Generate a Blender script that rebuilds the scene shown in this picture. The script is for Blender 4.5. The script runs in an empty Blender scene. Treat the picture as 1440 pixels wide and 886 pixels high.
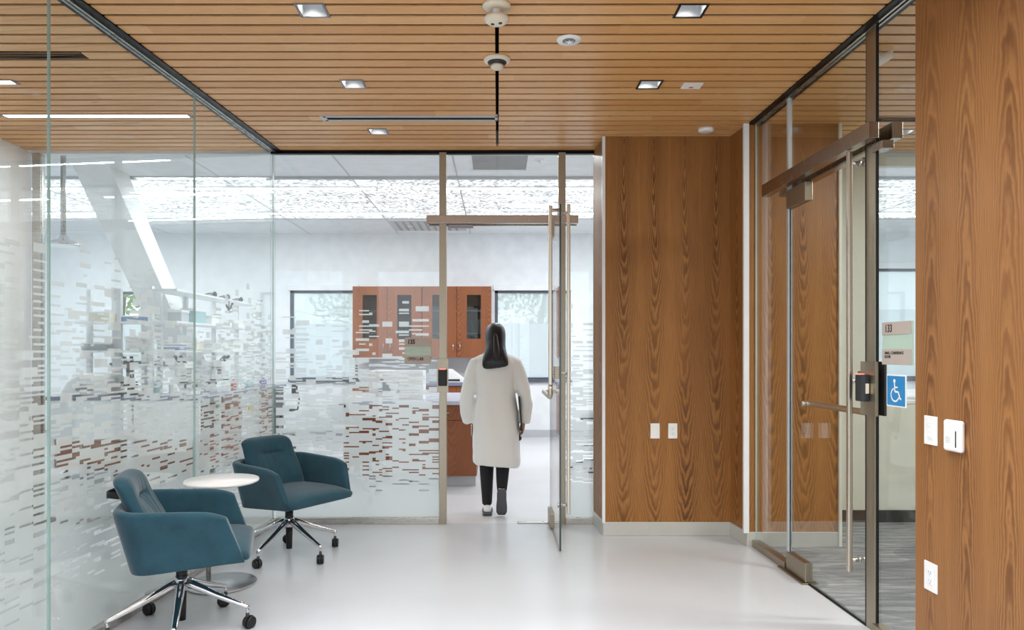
import bpy, bmesh, math, random
from mathutils import Vector, Matrix
R = math.radians
PI = math.pi
S = bpy.context.scene
COL = S.collection

# ------------------------------------------------------------------ camera
cam = bpy.data.objects.new('camera', bpy.data.cameras.new('camera'))
COL.objects.link(cam)
cam.location = (0, 0, 1.40)
cam.rotation_euler = (R(90), 0, 0)
cam.data.sensor_width = 36.0
cam.data.lens = 25.0                      # 1000 px focal length on 1440 px
cam.data.shift_x = 20 / 1440
cam.data.shift_y = 52 / 1440
cam.data.clip_start = 0.02
S.camera = cam
S.view_settings.view_transform = 'Standard'
S.view_settings.look = 'None'
S.view_settings.gamma = 1
S.view_settings.use_curve_mapping = False
S.view_settings.exposure = 0.0
S.cycles.transparent_max_bounces = 32
S.cycles.max_bounces = 9
S.cycles.diffuse_bounces = 5
S.cycles.glossy_bounces = 5
S.cycles.use_denoising = True

# ------------------------------------------------------------------ world and lamps
W = bpy.data.worlds.new('overcast_sky')
S.world = W
W.use_nodes = True
W.node_tree.nodes['Background'].inputs[0].default_value = (0.86, 0.93, 1.0, 1)
W.node_tree.nodes['Background'].inputs[1].default_value = 1.7

def area(name, loc, sx, sy, power, color=(1, 1, 1), rot=(0, 0, 0), spread=180):
    l = bpy.data.lights.new(name, 'AREA')
    l.shape = 'RECTANGLE'
    l.size, l.size_y = sx, sy
    l.energy = power
    l.color = color
    l.spread = R(spread)
    o = bpy.data.objects.new(name, l)
    o.location = loc
    o.rotation_euler = rot
    COL.objects.link(o)
    return o

LAB = [(-5.6, 8.4), (-2.55, 8.4), (0.5, 8.4), (3.5, 8.4), (-5.6, 9.9), (-2.2, 9.9), (1.3, 9.9), (4.6, 9.9), (-1.0, 7.1), (2.0, 6.8)]
for i, (x, y) in enumerate(LAB[:8]):
    area('lab_lamp', (x, y, 3.318), 2.2, 0.05, 29, (0.93, 0.97, 1.0))
area('lab_lamp', (0.9, 6.9, 3.318), 2.2, 0.05, 20, (0.93, 0.97, 1.0))
area('lounge_lamp', (-2.79, 4.95, 3.035), 1.2, 0.05, 14, (0.95, 0.98, 1.0))
area('lounge_lamp', (-3.3, 4.33, 3.035), 0.7, 0.05, 8, (0.95, 0.98, 1.0))
area('conference_fill', (3.6, 3.4, 3.035), 1.2, 0.3, 90, (1.0, 0.98, 0.93))  # unseen fill light added to brighten the conference room
# added fill lights out of view, above and behind the camera
area('lobby_fill', (0.0, 1.9, 3.035), 3.0, 2.4, 118, (0.96, 0.985, 1.0), spread=130)
area('lobby_fill', (-0.2, -1.2, 3.035), 3.0, 2.0, 46, (0.96, 0.985, 1.0), spread=130)

# ------------------------------------------------------------------ materials
MATS = {}
class NT:
    def __init__(s, name):
        m = bpy.data.materials.new(name); m.use_nodes = True
        s.m = m; s.t = m.node_tree; s.n = s.t.nodes; s.l = s.t.links
        s.b = s.n['Principled BSDF']; s.out = s.n['Material Output']
    def add(s, typ, **kw):
        n = s.n.new(typ)
        for k, v in kw.items(): setattr(n, k, v)
        return n
    def link(s, a, b): s.l.new(a, b)
    def val(s, sock, v):
        if isinstance(v, (int, float)): sock.default_value = v
        elif isinstance(v, tuple): sock.default_value = v
        else: s.link(v, sock)
    def math(s, op, a, b=0.0, c=0.0, clamp=False):
        n = s.add('ShaderNodeMath', operation=op); n.use_clamp = clamp
        s.val(n.inputs[0], a); s.val(n.inputs[1], b); s.val(n.inputs[2], c)
        return n.outputs[0]
    def co(s):
        return s.add('ShaderNodeTexCoord').outputs['Object']
    def mapping(s, scale, vec=None, rot=(0, 0, 0)):
        n = s.add('ShaderNodeMapping')
        n.inputs['Scale'].default_value = scale
        n.inputs['Rotation'].default_value = rot
        s.link(vec or s.co(), n.inputs[0]); return n.outputs[0]
    def noise(s, scale, vec, detail=3, rough=0.5, out=0):
        n = s.add('ShaderNodeTexNoise'); n.inputs['Scale'].default_value = scale
        n.inputs['Detail'].default_value = detail; n.inputs['Roughness'].default_value = rough
        s.link(vec, n.inputs['Vector']); return n.outputs[out]
    def ramp(s, fac, stops):
        n = s.add('ShaderNodeValToRGB'); e = n.color_ramp.elements
        while len(e) < len(stops): e.new(0.5)
        for i, (p, c) in enumerate(stops):
            e[i].position = p; e[i].color = (*c, 1)
        s.link(fac, n.inputs[0]); return n.outputs[0]
    def mix(s, fac, a, b, blend='MIX'):
        n = s.add('ShaderNodeMix', data_type='RGBA', blend_type=blend)
        s.val(n.inputs[0], fac)
        s.val(n.inputs[6], (*a, 1) if isinstance(a, tuple) else a)
        s.val(n.inputs[7], (*b, 1) if isinstance(b, tuple) else b)
        return n.outputs[2]
    def bump(s, h, strength=0.2, dist=0.01):
        n = s.add('ShaderNodeBump'); n.inputs['Strength'].default_value = strength
        n.inputs['Distance'].default_value = dist
        s.link(h, n.inputs['Height']); s.link(n.outputs[0], s.b.inputs['Normal'])

def srgb(r, g, b):
    f = lambda c: (c / 255 / 12.92) if c / 255 <= 0.04045 else ((c / 255 + 0.055) / 1.055) ** 2.4
    return (f(r), f(g), f(b))

def plain(name, rgb, rough=0.5, metal=0.0, spec=0.5, var=0.04, nscale=6, coat=0.0):
    t = NT(name)
    v = t.noise(nscale, t.co())
    a = tuple(c * (1 - var) for c in rgb); b = tuple(min(1, c * (1 + var)) for c in rgb)
    t.link(t.ramp(v, [(0.3, a), (0.7, b)]), t.b.inputs['Base Color'])
    t.b.inputs['Roughness'].default_value = rough
    t.b.inputs['Metallic'].default_value = metal
    t.b.inputs['Specular IOR Level'].default_value = spec
    t.b.inputs['Coat Weight'].default_value = coat
    MATS[name] = t.m
    return t

def M(n): return MATS[n]

plain('wall_white', srgb(238, 240, 240), 0.6)
plain('lab_white', srgb(236, 240, 243), 0.55)
plain('conf_white', srgb(222, 226, 216), 0.5)
plain('plastic_white', srgb(240, 240, 238), 0.35)
plain('plastic_cream', srgb(226, 218, 198), 0.4)
plain('panel_white', srgb(235, 238, 240), 0.35)
plain('black', srgb(16, 16, 17), 0.45)
plain('dark', srgb(40, 42, 46), 0.4)
plain('void_black', srgb(10, 9, 9), 0.9)
plain('grey', srgb(140, 144, 148), 0.4)
plain('grey_light', srgb(190, 194, 198), 0.35)
plain('sole_grey', srgb(82, 84, 88), 0.7)
plain('base_metal', srgb(205, 206, 200), 0.3, 0.35)
plain('base_dark', srgb(44, 50, 54), 0.6)
plain('worktop', srgb(120, 125, 148), 0.25)
plain('worktop_light', srgb(186, 190, 205), 0.25)
plain('cab_inside', srgb(70, 70, 62), 0.4)
plain('lab_frame', srgb(88, 96, 108), 0.4)
plain('red_led', srgb(235, 70, 60), 0.4)
plain('skin', srgb(196, 142, 116), 0.5)
plain('trousers', srgb(20, 20, 24), 0.8)
plain('shoe_white', srgb(236, 236, 236), 0.5)
plain('sign_taupe', srgb(186, 174, 164), 0.5)
plain('sign_text', srgb(48, 44, 42), 0.6)
plain('sign_blue', srgb(40, 134, 194), 0.4)
plain('sign_white', srgb(244, 246, 248), 0.4)
plain('yellow', srgb(232, 206, 60), 0.5)
plain('red', srgb(190, 60, 50), 0.5)
plain('teal', srgb(160, 198, 202), 0.4)
plain('violet', srgb(120, 100, 170), 0.5)
plain('blue_box', srgb(110, 140, 180), 0.5)
plain('table_white', srgb(244, 244, 243), 0.3)
plain('leaf', srgb(120, 160, 70), 0.7, var=0.3, nscale=9)
plain('bark', srgb(110, 95, 80), 0.8, var=0.2)
plain('ground', srgb(170, 170, 160), 0.9)

def metal(name, rgb, rough=0.25, brush=(2, 2, 60), amt=0.06):
    t = NT(name)
    v = t.noise(8, t.mapping(brush), 2)
    t.link(t.ramp(v, [(0.3, tuple(c * 0.9 for c in rgb)), (0.7, rgb)]), t.b.inputs['Base Color'])
    t.b.inputs['Metallic'].default_value = 1.0
    r = t.math('MULTIPLY_ADD', v, amt * 2, rough - amt)
    t.link(r, t.b.inputs['Roughness'])
    MATS[name] = t.m
metal('steel', srgb(200, 196, 190), 0.28)
metal('post_steel', srgb(170, 160, 142), 0.36)
metal('disc_steel', srgb(205, 208, 212), 0.38, (3, 3, 3))
metal('bar_steel', srgb(176, 166, 156), 0.25, (60, 2, 2))
metal('chrome', srgb(226, 226, 228), 0.10, (4, 4, 4), 0.02)
metal('pull_steel', srgb(214, 206, 192), 0.3)
metal('track_black', srgb(34, 34, 36), 0.35)
metal('frame_grey', srgb(150, 146, 148), 0.35)

def teak(name, zc, s, pitch, hue, seed, off=0.0):
    t = NT(name)
    sep = t.add('ShaderNodeSeparateXYZ'); t.link(t.co(), sep.inputs[0])
    u = t.math('ADD', t.math('ADD', sep.outputs[0], sep.outputs[1]), 20 + off)
    wob = t.add('ShaderNodeCombineXYZ'); t.link(t.math('MULTIPLY', sep.outputs[2], 1.3), wob.inputs[2]); t.link(t.math('MULTIPLY', u, 1.5), wob.inputs[0])
    u = t.math('ADD', u, t.math('MULTIPLY', t.math('SUBTRACT', t.noise(1.0, wob.outputs[0], 2), 0.5), 0.05))
    p = t.math('PINGPONG', u, pitch / 2)                  # 0 at a cathedral axis, pitch/2 at a leaf seam
    leaf = t.math('FLOOR', t.math('DIVIDE', t.math('ADD', u, pitch / 2), pitch))
    cmb = t.add('ShaderNodeCombineXYZ')
    t.link(t.math('MULTIPLY', p, 3.0), cmb.inputs[0]); t.val(cmb.inputs[1], seed * 1.7)
    t.link(t.math('MULTIPLY', sep.outputs[2], .8), cmb.inputs[2])
    slow = t.noise(1.0, cmb.outputs[0], 1)
    cmb2 = t.add('ShaderNodeCombineXYZ')
    t.link(t.math('MULTIPLY', u, 26.0), cmb2.inputs[0]); t.val(cmb2.inputs[1], seed * 3.1)
    t.link(t.math('MULTIPLY', sep.outputs[2], 7.0), cmb2.inputs[2])
    fine = t.noise(1.0, cmb2.outputs[0], 3)
    d = t.math('MULTIPLY', t.math('SUBTRACT', sep.outputs[2], zc), s)
    d = t.math('ADD', d, t.math('MULTIPLY', slow, 0.03))
    r = t.math('SQRT', t.math('ADD', t.math('MULTIPLY', p, p), t.math('MULTIPLY', d, d)))
    r = t.math('ADD', r, t.math('MULTIPLY', fine, 0.016))
    ring = t.math('FRACT', t.math('MULTIPLY', r, 120))
    ring = t.math('MULTIPLY', t.math('POWER', ring, 2.0), t.math('MULTIPLY', t.math('SUBTRACT', 1.0, ring), 5.0), clamp=True)
    mod = t.noise(1.0, t.mapping((6, 6, 1.2)), 2)
    ring = t.math('MULTIPLY', ring, t.math('MULTIPLY_ADD', mod, 2.0, 0.0), clamp=True)
    ring2 = t.math('FRACT', t.math('MULTIPLY', r, 17))
    # figure is strongest on the axis of each leaf
    ax = t.math('SUBTRACT', 1.0, t.math('MULTIPLY', p, 1.15 / pitch), clamp=True)
    cmb3 = t.add('ShaderNodeCombineXYZ')
    t.link(t.math('MULTIPLY', p, 330.0), cmb3.inputs[0]); t.link(leaf, cmb3.inputs[1])
    t.link(t.math('MULTIPLY', sep.outputs[2], 5.0), cmb3.inputs[2])
    pore = t.noise(1.0, cmb3.outputs[0], 2)
    base, lo, dk = hue
    broad = t.noise(1.0, t.mapping((5, 5, 0.5)), 2)
    c = t.mix(broad, lo, base)
    c = t.mix(t.math('MULTIPLY', ring2, 0.35), c, lo)
    c = t.mix(t.math('MULTIPLY', t.math('MULTIPLY', ring, ax), 0.85), c, dk)
    c = t.mix(t.math('MULTIPLY', t.math('POWER', pore, 2.0), 0.8), c, dk)
    t.link(c, t.b.inputs['Base Color'])
    t.b.inputs['Roughness'].default_value = 0.42
    t.b.inputs['Specular IOR Level'].default_value = 0.35
    MATS[name] = t.m
teak('teak_front', 3.15, 0.060, 0.235, (srgb(198, 140, 78), srgb(166, 112, 58), srgb(72, 40, 18)), 3, off=-0.06)
teak('teak_side', -0.35, 0.036, 0.225, (srgb(184, 132, 80), srgb(156, 106, 60), srgb(96, 58, 28)), 8)
teak('cabinet_wood', 2.6, 0.09, 0.48, (srgb(168, 106, 68), srgb(148, 90, 56), srgb(110, 60, 36)), 5)

def slatmat():
    t = NT('ceiling_oak')
    co = t.co()
    sep = t.add('ShaderNodeSeparateXYZ'); t.link(co, sep.inputs[0])
    idx = t.math('FLOOR', t.math('DIVIDE', t.math('SUBTRACT', sep.outputs[1], 3.367), 0.106))
    wn = t.add('ShaderNodeTexWhiteNoise', noise_dimensions='2D')
    seg = t.math('FLOOR', t.math('ADD', t.math('DIVIDE', sep.outputs[0], 2.4), t.math('MULTIPLY', idx, 0.37)))
    cmb = t.add('ShaderNodeCombineXYZ'); t.link(idx, cmb.inputs[0]); t.link(seg, cmb.inputs[1])
    t.link(cmb.outputs[0], wn.inputs[0])
    cmb2 = t.add('ShaderNodeCombineXYZ')
    t.link(t.math('MULTIPLY', sep.outputs[0], 1.3), cmb2.inputs[0])
    t.link(t.math('MULTIPLY', sep.outputs[1], 42), cmb2.inputs[1])
    t.link(t.math('MULTIPLY', wn.outputs[0], 40), cmb2.inputs[2])
    g = t.noise(1.0, cmb2.outputs[0], 4, 0.6)
    ringed = t.math('FRACT', t.math('MULTIPLY', g, 9.0))
    c = t.ramp(wn.outputs[0], [(0.0, srgb(214, 158, 98)), (0.5, srgb(224, 170, 110)), (1.0, srgb(232, 182, 124))])
    c = t.mix(t.math('MULTIPLY', ringed, 0.28), c, srgb(160, 100, 52))
    kn = t.noise(1.0, t.mapping((3.5, 14, 1)), 1)
    k = t.math('MULTIPLY', t.math('GREATER_THAN', kn, 0.80), 0.5)
    c = t.mix(k, c, srgb(96, 56, 30))
    t.link(c, t.b.inputs['Base Color'])
    t.b.inputs['Roughness'].default_value = 0.34
    t.b.inputs['Specular IOR Level'].default_value = 0.5
    MATS['ceiling_oak'] = t.m
slatmat()

def floormat(name, rgb, rough):
    t = NT(name)
    v = t.noise(1.6, t.co(), 5, 0.6)
    v2 = t.noise(60, t.co(), 2)
    c = t.ramp(v, [(0.3, tuple(x * 0.965 for x in rgb)), (0.7, rgb)])
    c = t.mix(t.math('MULTIPLY', v2, 0.05), c, (0.3, 0.3, 0.3))
    t.link(c, t.b.inputs['Base Color'])
    t.link(t.math('MULTIPLY_ADD', v, 0.08, rough - 0.04), t.b.inputs['Roughness'])
    t.b.inputs['Specular IOR Level'].default_value = 0.5
    MATS[name] = t.m
floormat('floor_grey', srgb(196, 200, 205), 0.24)
floormat('floor_lab', srgb(214, 214, 216), 0.22)

t = NT('carpet')
co = t.co()
v = t.noise(1.0, t.mapping((2.2, 20, 1), rot=(0, 0, 0.12)), 5, 0.75)
w_ = t.noise(260, co, 2)
b_ = t.noise(1.0, t.mapping((1.1, 1.6, 1)), 1)
c = t.ramp(v, [(0.34, srgb(96, 100, 106)), (0.5, srgb(140, 143, 146)), (0.66, srgb(190, 192, 192))])
c = t.mix(t.math('MULTIPLY', w_, 0.4), c, srgb(70, 72, 78))
c = t.mix(t.math('GREATER_THAN', b_, 0.54), c, t.mix(0.35, c, srgb(70, 74, 82)))
t.link(c, t.b.inputs['Base Color']); t.b.inputs['Roughness'].default_value = 0.95
t.b.inputs['Specular IOR Level'].default_value = 0.1
MATS['carpet'] = t.m

t = NT('perforated_metal')                     # glow painted into the hole pattern to brighten the sheet
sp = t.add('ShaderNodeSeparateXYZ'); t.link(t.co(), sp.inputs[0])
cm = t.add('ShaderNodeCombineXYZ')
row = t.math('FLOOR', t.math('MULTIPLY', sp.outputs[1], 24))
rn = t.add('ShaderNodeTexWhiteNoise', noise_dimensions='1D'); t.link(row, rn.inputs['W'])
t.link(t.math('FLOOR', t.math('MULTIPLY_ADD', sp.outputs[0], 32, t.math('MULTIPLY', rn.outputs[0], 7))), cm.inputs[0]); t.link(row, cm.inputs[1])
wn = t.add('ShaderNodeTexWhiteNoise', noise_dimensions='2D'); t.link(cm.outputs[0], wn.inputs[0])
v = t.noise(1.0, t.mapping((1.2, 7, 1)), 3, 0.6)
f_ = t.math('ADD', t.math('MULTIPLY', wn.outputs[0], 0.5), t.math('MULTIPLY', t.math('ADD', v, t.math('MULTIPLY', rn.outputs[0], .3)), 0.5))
hole_glow = t.ramp(f_, [(0.32, (0.1, 0.1, 0.1)), (0.76, (1, 1, 1))])
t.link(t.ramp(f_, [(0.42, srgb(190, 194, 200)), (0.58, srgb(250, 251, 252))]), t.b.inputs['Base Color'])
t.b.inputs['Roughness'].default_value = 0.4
t.link(hole_glow, t.b.inputs['Emission Color']); t.b.inputs['Emission Strength'].default_value = 0.85
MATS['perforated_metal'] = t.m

def fabric(name, rgb):
    t = NT(name)
    v = t.noise(9, t.co(), 4, 0.6)
    f = t.noise(420, t.co(), 2)
    c = t.ramp(v, [(0.3, tuple(x * 0.78 for x in rgb)), (0.7, tuple(x * 1.15 for x in rgb))])
    c = t.mix(t.math('MULTIPLY', f, 0.4), c, tuple(x * 0.55 for x in rgb))
    t.link(c, t.b.inputs['Base Color'])
    t.b.inputs['Roughness'].default_value = 0.9
    t.b.inputs['Specular IOR Level'].default_value = 0.15
    t.b.inputs['Sheen Weight'].default_value = 0.35
    t.b.inputs['Sheen Roughness'].default_value = 0.4
    t.bump(f, 0.35, 0.002)
    MATS[name] = t.m
fabric('teal_velvet', srgb(45, 79, 93))
plain('coat_white', srgb(236, 236, 232), 0.85, var=0.015)
t = NT('hair_black')
v = t.noise(1.0, t.mapping((160, 160, 5)), 3)
t.link(t.ramp(v, [(0.3, srgb(10, 9, 11)), (0.7, srgb(34, 30, 34))]), t.b.inputs['Base Color'])
t.b.inputs['Roughness'].default_value = 0.35
t.bump(v, 0.6, 0.004)
MATS['hair_black'] = t.m

def glassmat(name, tint, f0=0.045, rough=0.0):
    t = NT(name)
    t.n.remove(t.b)
    lw = t.add('ShaderNodeLayerWeight'); lw.inputs[0].default_value = 0.5
    fc = t.math('POWER', lw.outputs['Facing'], 5.0)
    # with blend 0.5 Facing is 1-|cos|: Schlick for one face
    fac = t.math('MULTIPLY_ADD', fc, 1 - f0, f0, clamp=True)
    tr = t.add('ShaderNodeBsdfTransparent'); tr.inputs[0].default_value = (*tint, 1)
    gl = t.add('ShaderNodeBsdfGlossy'); gl.inputs['Roughness'].default_value = rough
    gl.inputs[0].default_value = (1, 1, 1, 1)
    mx = t.add('ShaderNodeMixShader')
    t.link(fac, mx.inputs[0]); t.link(tr.outputs[0], mx.inputs[1]); t.link(gl.outputs[0], mx.inputs[2])
    t.link(mx.outputs[0], t.out.inputs[0])
    MATS[name] = t.m
glassmat('glass', (0.975, 0.99, 0.985))
glassmat('glass_dark', (0.55, 0.58, 0.56))
plain('glass_edge', srgb(168, 196, 192), 0.15, spec=0.8)
plain('glass_edge_dark', srgb(30, 62, 66), 0.15, spec=0.8)

def film(name, rgb, alpha, transl=0.5):
    t = NT(name)
    t.n.remove(t.b)
    v = t.noise(3.0, t.co())
    c = t.ramp(v, [(0.3, tuple(x * 0.97 for x in rgb)), (0.7, rgb)])
    df = t.add('ShaderNodeBsdfDiffuse'); t.link(c, df.inputs[0])
    tl = t.add('ShaderNodeBsdfTranslucent'); t.link(c, tl.inputs[0])
    m1 = t.add('ShaderNodeMixShader'); m1.inputs[0].default_value = transl
    t.link(df.outputs[0], m1.inputs[1]); t.link(tl.outputs[0], m1.inputs[2])
    tr = t.add('ShaderNodeBsdfTransparent')
    m2 = t.add('ShaderNodeMixShader'); m2.inputs[0].default_value = alpha
    t.link(tr.outputs[0], m2.inputs[1]); t.link(m1.outputs[0], m2.inputs[2])
    t.link(m2.outputs[0], t.out.inputs[0])
    MATS[name] = t.m
film('frit', srgb(232, 238, 240), 0.84, 0.45)
film('frost', srgb(244, 248, 252), 0.85, 0.8)
film('haze_veil', srgb(244, 250, 255), 0.55, 0.8)  # white veil, paints haze over the view outside
film('sign_frost', srgb(196, 214, 200), 0.6, 0.5)

def emit(name, rgb, s):
    t = NT(name); t.n.remove(t.b)
    e = t.add('ShaderNodeEmission'); e.inputs[0].default_value = (*rgb, 1); e.inputs[1].default_value = s
    t.link(e.outputs[0], t.out.inputs[0]); MATS[name] = t.m
emit('light_white', (0.95, 0.98, 1.0), 9)
emit('light_soft', (1.0, 0.98, 0.94), 1.3)
emit('led_red', (1.0, 0.25, 0.2), 2.0)

# ------------------------------------------------------------------ mesh helpers
class MB:
    def __init__(s): s.bm = bmesh.new(); s.mi = 0
    def _faces(s, f):
        for x in f: x.material_index = s.mi
    def box(s, x0, x1, y0, y1, z0, z1, mat=None):
        vs = [s.bm.verts.new(Vector(c)) for c in ((x0, y0, z0), (x1, y0, z0), (x1, y1, z0), (x0, y1, z0), (x0, y0, z1), (x1, y0, z1), (x1, y1, z1), (x0, y1, z1))]
        if mat:
            for v in vs: v.co = mat @ v.co
        s._faces([s.bm.faces.new([vs[i] for i in q]) for q in ((3, 2, 1, 0), (4, 5, 6, 7), (0, 1, 5, 4), (1, 2, 6, 5), (2, 3, 7, 6), (3, 0, 4, 7))])
        return s
    def cyl(s, a, b, r0, r1=None, n=20, caps=True):
        a, b = Vector(a), Vector(b); r1 = r0 if r1 is None else r1
        d = (b - a).normalized(); u = d.orthogonal().normalized(); w = d.cross(u)
        A = [s.bm.verts.new(a + (u * math.cos(2 * PI * i / n) + w * math.sin(2 * PI * i / n)) * r0) for i in range(n)]
        B = [s.bm.verts.new(b + (u * math.cos(2 * PI * i / n) + w * math.sin(2 * PI * i / n)) * r1) for i in range(n)]
        f = [s.bm.faces.new((A[i], A[(i + 1) % n], B[(i + 1) % n], B[i])) for i in range(n)]
        for x in f: x.smooth = True
        if caps: f += [s.bm.faces.new(A[::-1]), s.bm.faces.new(B)]
        s._faces(f); return s
    def lathe(s, prof, c=(0, 0, 0), n=32, axis='Z', cap=True):
        c = Vector(c); rings = []
        for r, z in prof:
            ring = []
            for i in range(n):
                a = 2 * PI * i / n
                if axis == 'Z': p = Vector((r * math.cos(a), r * math.sin(a), z))
                elif axis == 'Y': p = Vector((r * math.cos(a), z, r * math.sin(a)))
                else: p = Vector((z, r * math.cos(a), r * math.sin(a)))
                ring.append(s.bm.verts.new(c + p))
            rings.append(ring)
        f = []
        for A, B in zip(rings, rings[1:]):
            f += [s.bm.faces.new((A[i], A[(i + 1) % n], B[(i + 1) % n], B[i])) for i in range(n)]
        for x in f: x.smooth = True
        if cap: f += [s.bm.faces.new(rings[0][::-1]), s.bm.faces.new(rings[-1])]
        s._faces(f); return s
    def tube(s, pts, r, n=12, radii=None):
        pts = [Vector(p) for p in pts]; rings = []
        prev = None
        for i, p in enumerate(pts):
            d = (pts[min(i + 1, len(pts) - 1)] - pts[max(i - 1, 0)]).normalized()
            u = d.orthogonal().normalized() if prev is None else (prev - d * prev.dot(d)).normalized()
            prev = u; w = d.cross(u); rr = radii[i] if radii else r
            rings.append([s.bm.verts.new(p + (u * math.cos(2 * PI * k / n) + w * math.sin(2 * PI * k / n)) * rr) for k in range(n)])
        f = []
        for A, B in zip(rings, rings[1:]):
            f += [s.bm.faces.new((A[k], A[(k + 1) % n], B[(k + 1) % n], B[k])) for k in range(n)]
        for x in f: x.smooth = True
        f += [s.bm.faces.new(rings[0][::-1]), s.bm.faces.new(rings[-1])]
        s._faces(f); return s
    def prism(s, poly, z0, z1):
        A = [s.bm.verts.new((x, y, z0)) for x, y in poly]; B = [s.bm.verts.new((x, y, z1)) for x, y in poly]
        n = len(poly)
        s._faces([s.bm.faces.new((A[i], A[(i + 1) % n], B[(i + 1) % n], B[i])) for i in range(n)] + [s.bm.faces.new(A[::-1]), s.bm.faces.new(B)])
        return s
    def prism_xz(s, poly, y0, y1):
        A = [s.bm.verts.new((x, y0, z)) for x, z in poly]; B = [s.bm.verts.new((x, y1, z)) for x, z in poly]
        n = len(poly)
        s._faces([s.bm.faces.new((A[i], A[(i + 1) % n], B[(i + 1) % n], B[i])) for i in range(n)] + [s.bm.faces.new(A[::-1]), s.bm.faces.new(B)])
        return s
    def loft(s, rings, smooth=True, cap=True):
        V = [[s.bm.verts.new(Vector(p)) for p in r] for r in rings]; n = len(V[0]); f = []
        for A, B in zip(V, V[1:]):
            f += [s.bm.faces.new((A[i], A[(i + 1) % n], B[(i + 1) % n], B[i])) for i in range(n)]
        if smooth:
            for x in f: x.smooth = True
        if cap: f += [s.bm.faces.new(V[0][::-1]), s.bm.faces.new(V[-1])]
        s._faces(f); return s
    def sphere(s, c, r, sx=1, sy=1, sz=1, n=16):
        c = Vector(c)
        prof = [(max(1e-4, math.sin(PI * i / 10)) * r, -math.cos(PI * i / 10) * r) for i in range(11)]
        rings = [[c + Vector((q * math.cos(2 * PI * k / n) * sx, q * math.sin(2 * PI * k / n) * sy, z * sz)) for k in range(n)] for q, z in prof]
        return s.loft(rings)
    def quad(s, pts):
        s._faces([s.bm.faces.new([s.bm.verts.new(Vector(p)) for p in pts])]); return s
    def build(s, name, mats, parent=None, bevel=0, seg=2, sub=0, fixn=True):
        if fixn: bmesh.ops.recalc_face_normals(s.bm, faces=s.bm.faces)
        me = bpy.data.meshes.new(name); s.bm.to_mesh(me); s.bm.free()
        for m in (mats if isinstance(mats, (list, tuple)) else [mats]): me.materials.append(M(m))
        o = bpy.data.objects.new(name, me); COL.objects.link(o)
        if parent: o.parent = parent
        if bevel:
            b = o.modifiers.new('bevel', 'BEVEL'); b.width = bevel; b.segments = seg; b.limit_method = 'ANGLE'; b.angle_limit = R(40)
        if sub:
            b = o.modifiers.new('sub', 'SUBSURF'); b.levels = sub; b.render_levels = sub
        return o

def Bx(*a, **k): return MB().box(*a, **k)

def tag(o, label=None, cat=None, group=None, kind=None):
    if label: o['label'] = label
    if cat: o['category'] = cat
    if group: o['group'] = group
    if kind: o['kind'] = kind
    return o
def struct(o, label=None): return tag(o, label=label, kind='structure')
def thing(name, label, cat, loc=(0, 0, 0), rz=0, group=None):
    o = bpy.data.objects.new(name, None); o.empty_display_size = 0.1
    COL.objects.link(o); o.location = loc; o.rotation_euler = (0, 0, rz)
    return tag(o, label, cat, group)
def copy_tree(o, parent=None):
    c = o.copy(); COL.objects.link(c)
    if parent: c.parent = parent
    for ch in list(o.children): copy_tree(ch, c)
    return c
def text(name, body, size, mat, loc, rot, parent, xs=1.0, bold=0.0, align='LEFT'):
    cu = bpy.data.curves.new(name, 'FONT'); cu.body = body; cu.size = size; cu.offset = bold
    cu.extrude = 0.0006; cu.align_x = align; cu.space_line = 0.95
    tmp = bpy.data.objects.new(name + '_curve', cu); COL.objects.link(tmp)
    bpy.context.view_layer.update()
    dg = bpy.context.evaluated_depsgraph_get()
    me = bpy.data.meshes.new_from_object(tmp.evaluated_get(dg))
    bpy.data.objects.remove(tmp); me.materials.clear(); me.materials.append(M(mat)); me.name = name
    o = bpy.data.objects.new(name, me); COL.objects.link(o); o.parent = parent
    o.location = loc; o.rotation_euler = rot; o.scale = (xs, 1, 1)
    return o

H = 3.044
# ------------------------------------------------------------------ floors
struct(MB().prism([(-3.84, -3), (1.97 + .066, -3), (1.857, 5.13), (1.80, 5.42), (1.80, 5.81), (-3.84, 5.81)], -0.1, 0).build('floor', 'floor_grey'), 'pale grey polished resin floor of the lobby')
struct(Bx(-8, 8.5, 5.81, 12, -0.1, 0).build('floor', 'floor_lab'), 'white floor of the laboratory')
struct(MB().prism([(1.97 + .066, -3), (6.0, -3), (6.0, 5.81), (1.82, 5.81), (1.857, 5.13)], -0.1, 0.002).build('floor', 'carpet'), 'grey streaked carpet of the conference room')

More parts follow.
